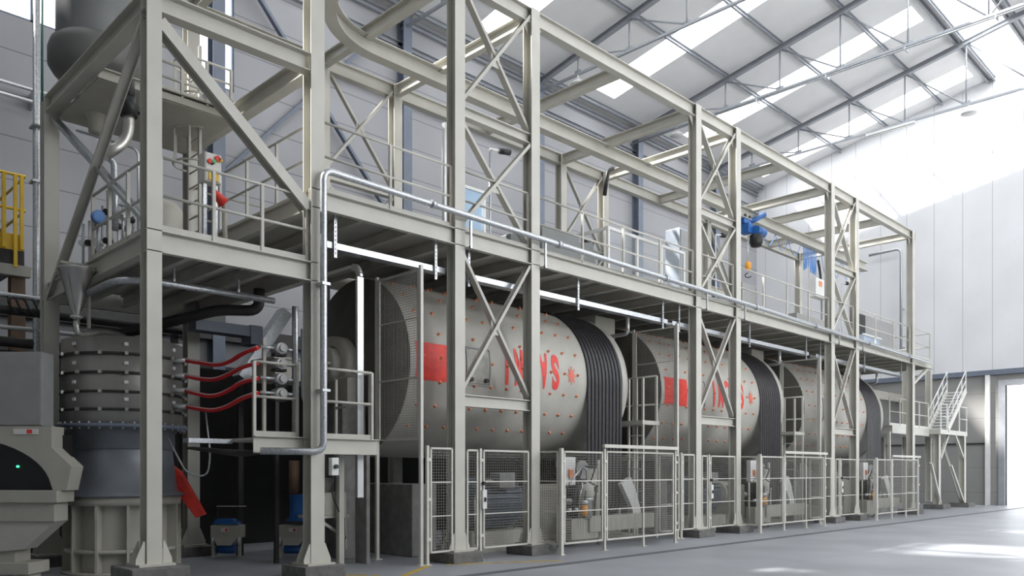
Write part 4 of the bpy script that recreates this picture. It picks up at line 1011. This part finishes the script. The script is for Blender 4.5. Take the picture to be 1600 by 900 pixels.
# glass door leaf and pale slot strips standing behind first braced pair
t = thing('glass_door', 'pale blue glazed door leaf behind the first cross-braced columns', 'door', (11.8, 14.9, ZD))
a = at(722, 290, y=14.6); b = at(756, 372, y=14.6)
f = MB(); f.bar((a.x, 14.6, ZD), (a.x, 14.6, a.z), .07, .07); f.bar((b.x, 14.6, ZD), (b.x, 14.6, a.z), .07, .07); f.bar((a.x, 14.6, a.z), (b.x, 14.6, a.z), .07, .07); f.build('door_frame', WHITE, t)
MB().box(a.x+.04, b.x-.04, 14.59, 14.61, ZD, a.z-.04).build('glass_pane', glass_mat('blue_glass', (.45, .62, .8), .5), t)
a = at(696, 193, y=14.9)
tag(MB().box(a.x-.07, a.x+.07, 14.85, 14.95, ZD, a.z).build('light_column', SILVER), 'narrow pale aluminium upright behind the third column', 'upright')
# cameras
for (u, v, lab) in ((773, 236, 'above the first cross-braced columns'), (1122, 368, 'inside the second cross-braced pair'), (1318, 443, 'inside the third cross-braced pair')):
    p = at(u, v, y=13.6); t = thing('security_camera', 'small black and white security camera on a thin mast %s' % lab, 'camera', (p.x, p.y, ZD), 0, 'security cameras')
    MB().tube([(p.x-.15, p.y, ZD), (p.x-.15, p.y, p.z)], .025, 8).build('mast', GALV, t)
    MB().tube([(p.x-.15, p.y, p.z), (p.x+.1, p.y-.05, p.z+.02)], .03, 8).build('arm', WHITE, t)
    MB().cyl((p.x+.1, p.y-.05, p.z+.02), (p.x+.38, p.y-.12, p.z+.04), .07, 12).build('camera_body', BLACK, t)
# exhaust pipe at right end: square bend pipe
t = thing('bent_pipe', 'thin grey pipe with a right-angle bend against the end wall beside the rightmost column', 'pipe', (40, 17, 0))
a = at(1358, 399, x=43.6); b = at(1408, 388, x=43.6)
MB().tube(rounded([a, b, (b.x, b.y, 6.5)], .3), .07, 10).build('tube', GALV, t)
for z in (8, 10): MB().box(43.6, 43.98, b.y-.05, b.y+.05, z-.04, z+.04).build('bracket', GALV, t)
# dark curved cables over frame
for k, (u, v) in enumerate(((948, 290), (1090, 322))):
    p = at(u, v, y=15.0)
    tag(MB().tube(rounded([p+Vector((.3,0,.6)), p+Vector((.05,0,.45)), p+Vector((-.1,0,-.3))], .4), .06, 8).build('black_hose', BLACK), 'short thick black hose in the frame top, %s' % ['at the left of the second braced pair', 'inside the second braced pair'][k], 'hose')
# ------------------------------------------------------------------ stair tower at the far right
t = thing('stair_tower', 'far right steel stair with landing, handrails and splayed legs', 'staircase', (39.5, 11.8, 0))
for x, y in ((38.1, 11.9), (41.1, 11.75), (38.1, 13.2), (41.1, 13.2)):
    MB().ibeam((x, y, .2), (x, y, 3.3 if y < 13 else 6.4), .24, .24, .02, .02, up=(0,1,0)).build('column', STEEL, t)
MB().box(37.6, 41.3, 11.6, 13.4, 3.25, 3.45).build('landing', STEEL, t)
for p, q in (((38.2, 11.8, .25), (37.0, 11.8, 2.0)), ((41.0, 11.7, .3), (39.3, 11.7, 1.9)), ((41.1, 11.7, 2.2), (39.8, 11.7, 3.3)), ((38.2, 11.8, 2.2), (39.3, 11.8, 3.3)), ((41.05, 11.8, .3), (40.5, 12.5, 3.2))):
    MB().bar(p, q, .1, .1).build('brace', STEEL, t)
sx0, sx1, sz0, sz1 = 38.6, 41.1, 3.45, 5.35
for y in (11.6, 12.4): MB().bar((sx0, y, sz0), (sx1, y, sz1), .05, .22).build('stringer', FENCE, t)
for k in range(13): x = sx0+(sx1-sx0)*(k+.5)/13; z = sz0+(sz1-sz0)*(k+.5)/13; MB().box(x-.13, x+.13, 11.62, 12.38, z-.02, z+.02).build('tread', WHITE, t)
for y in (11.6, 12.4):
    for h in (.45, .9): MB().tube([(sx0, y, sz0+h), (sx1, y, sz1+h)], .025, 8).build('handrail', WHITE, t)
    for k in range(5): x = sx0+(sx1-sx0)*k/4; z = sz0+(sz1-sz0)*k/4; MB().bar((x, y, z), (x, y, z+.9), .04, .04).build('post', WHITE, t)
for x in (37.7, 38.5, 40.2, 41.25):
    if x < 39 or x > 40: MB().bar((x, 11.62, 3.45), (x, 11.62, 4.55), .045, .045).build('post', WHITE, t)
for h in (.55, 1.1): MB().tube([(40.2, 11.58, 3.45+h), (41.25, 11.58, 3.45+h)], .025, 8).build('handrail', WHITE, t); MB().tube([(37.7, 11.62, 3.45+h), (38.5, 11.62, 3.45+h)], .025, 8).build('handrail', WHITE, t)
for x, y, q in ((38.1, 11.9, 'left'), (41.1, 11.75, 'right')):
    tag(MB().box(x-.5, x+.5, y-.4, y+.4, 0, .2).build('plinth', PLINTH), 'concrete block under the front %s leg of the far stair' % q, 'plinth')
t = thing('far_platform', 'railed low platform between the farthest mill and the stair', 'platform', (35, 12, 0))
MB().box(33.2, 37.4, 12.0, 14.0, 3.15, 3.45).build('deck_plate', STEEL, t)
MB().box(33.2, 44, 15.4, 15.8, 5.2, 5.6).build('rear_beam', CREAM, t)
MB().ibeam((33.3, 13.9, 0), (33.3, 13.9, 3.2), .2, .2, .02, .02).build('column', STEEL, t); MB().ibeam((37.3, 13.9, 0), (37.3, 13.9, 3.2), .2, .2, .02, .02).build('column', STEEL, t)
MB().bar((33.0, 12.05, 0.0), (33.0, 12.05, 3.2), .1, .1).build('column', STEEL, t)
guard('guard_rail', 'pale guard rail on the low platform right of the farthest mill', (32.9, 12.0), (37.3, 12.0), (.55, 1.1), 1.1, z0=3.45, m=FENCE)
# concrete base blocks under the mills (visible through fences)
for k in range(3):
    x = PITCH*k
    o = MB().box(9.6+x, 10.2+x, 12.3, 15.2, 0, 1.4).build('foundation_block', CONC, bevel=.02)
    tag(o, 'rough concrete foundation block under the %s drum' % SIDE[k], 'foundation', 'mill foundations')
o = MB().box(8.35, 8.42, 12.0, 12.35, 0, 2.2).build('concrete_pier', CONC)
tag(o, 'thin concrete pier left of the nearest drum', 'pier')

# ------------------------------------------------------------------ dark pipes and ducts behind the vessel
t = thing('pipe_rack', 'rack of dark horizontal pipes in the shadow behind the banded vessel', 'pipes', (3, 16.6, 4))
for i, z in enumerate((4.75, 4.5, 4.2, 3.95, 3.7)):
    MB().tube([(1.0, 16.4+.05*i, z), (7.2, 16.4+.05*i, z)], (.05, .08, .04, .09, .05)[i], 10).build('tube', (GALV, DARK, SILVER, DARK, DARK)[i], t)
for x in (1.2, 6.9): MB().bar((x, 16.75, 0), (x, 16.75, 4.95), .12, .12).build('stand', DARK, t)
for k in range(4):
    x = 3.9+.14*k; MB().tube([(x+.1*math.sin(u*.6), 16.3, 4.72-.28*math.sin(PI*u/8)) for u in range(9)], .018, 6).build('hose_loop', BLACK, t)
t = thing('exhaust_duct', 'blue-grey rectangular duct rising diagonally in the shade left of the second column', 'duct', (7.3, 15.2, 4))
a = at(375, 592, y=15.0); b = at(445, 488, y=15.0); c_ = at(300, 508, y=15.0); d_ = at(392, 520, y=15.0)
MB().bar(a, b, .3, .22).build('duct', GALV, t)
MB().bar(c_, d_, .35, .2).build('duct', BLUEGREY, t)
MB().box(d_.x-.1, d_.x+.15, 14.8, 15.2, d_.z-.25, d_.z+.12).build('junction', BLUEGREY, t)
MB().bar((a.x, 15.0, a.z), (a.x, 15.0, 0), .1, .1).build('stand', DARK, t)
MB().box(c_.x+.1, c_.x+.7, 15.1, 15.5, c_.z+.12, c_.z+.5).build('fan_box', GREYBOX, t)
t = thing('tank_frame', 'cream box tank on legs behind the valve rack', 'tank', (7, 13.4, 0))
a = at(430, 560, y=13.2); b = at(512, 600, y=13.2)
MB().box(a.x, b.x, 13.2, 14.0, b.z, a.z).build('tank', CREAM, t, bevel=.01)
MB().box(a.x-.04, b.x+.04, 13.16, 14.04, a.z, a.z+.04).build('lid', CREAM, t)
MB().cyl((b.x-.25, 13.5, a.z), (b.x-.25, 13.5, a.z+.25), .08, 14).build('filler', CREAM, t)
for x in (a.x+.05, b.x-.05): MB().bar((x, 13.25, 0), (x, 13.25, b.z), .07, .07).build('leg', DARK, t)
# hanging lamps at the truss nodes
for k, (cx, yy, lb_) in enumerate(((CX[3], 21.2, 'leftmost, above the third and fourth columns'), (CX[4], 21.2, 'above the second braced pair'), (CX[5], 10.9, 'before the white end wall'))):
    t = thing('pendant_lamp', 'round white lamp under a roof truss, %s' % lb_, 'lamp', (cx, yy, ZC-.1), 0, 'hall lamps')
    MB().cyl((cx, yy, ZC-.2), (cx, yy, ZC-.05), .04, 8).build('stem', WHITE, t)
    MB().lathe([(.1,ZC-.2),(.3,ZC-.38),(.31,ZC-.42),(0,ZC-.42)], (cx, yy, 0), 'Z', 24).build('lamp_shade', WHITE, t)
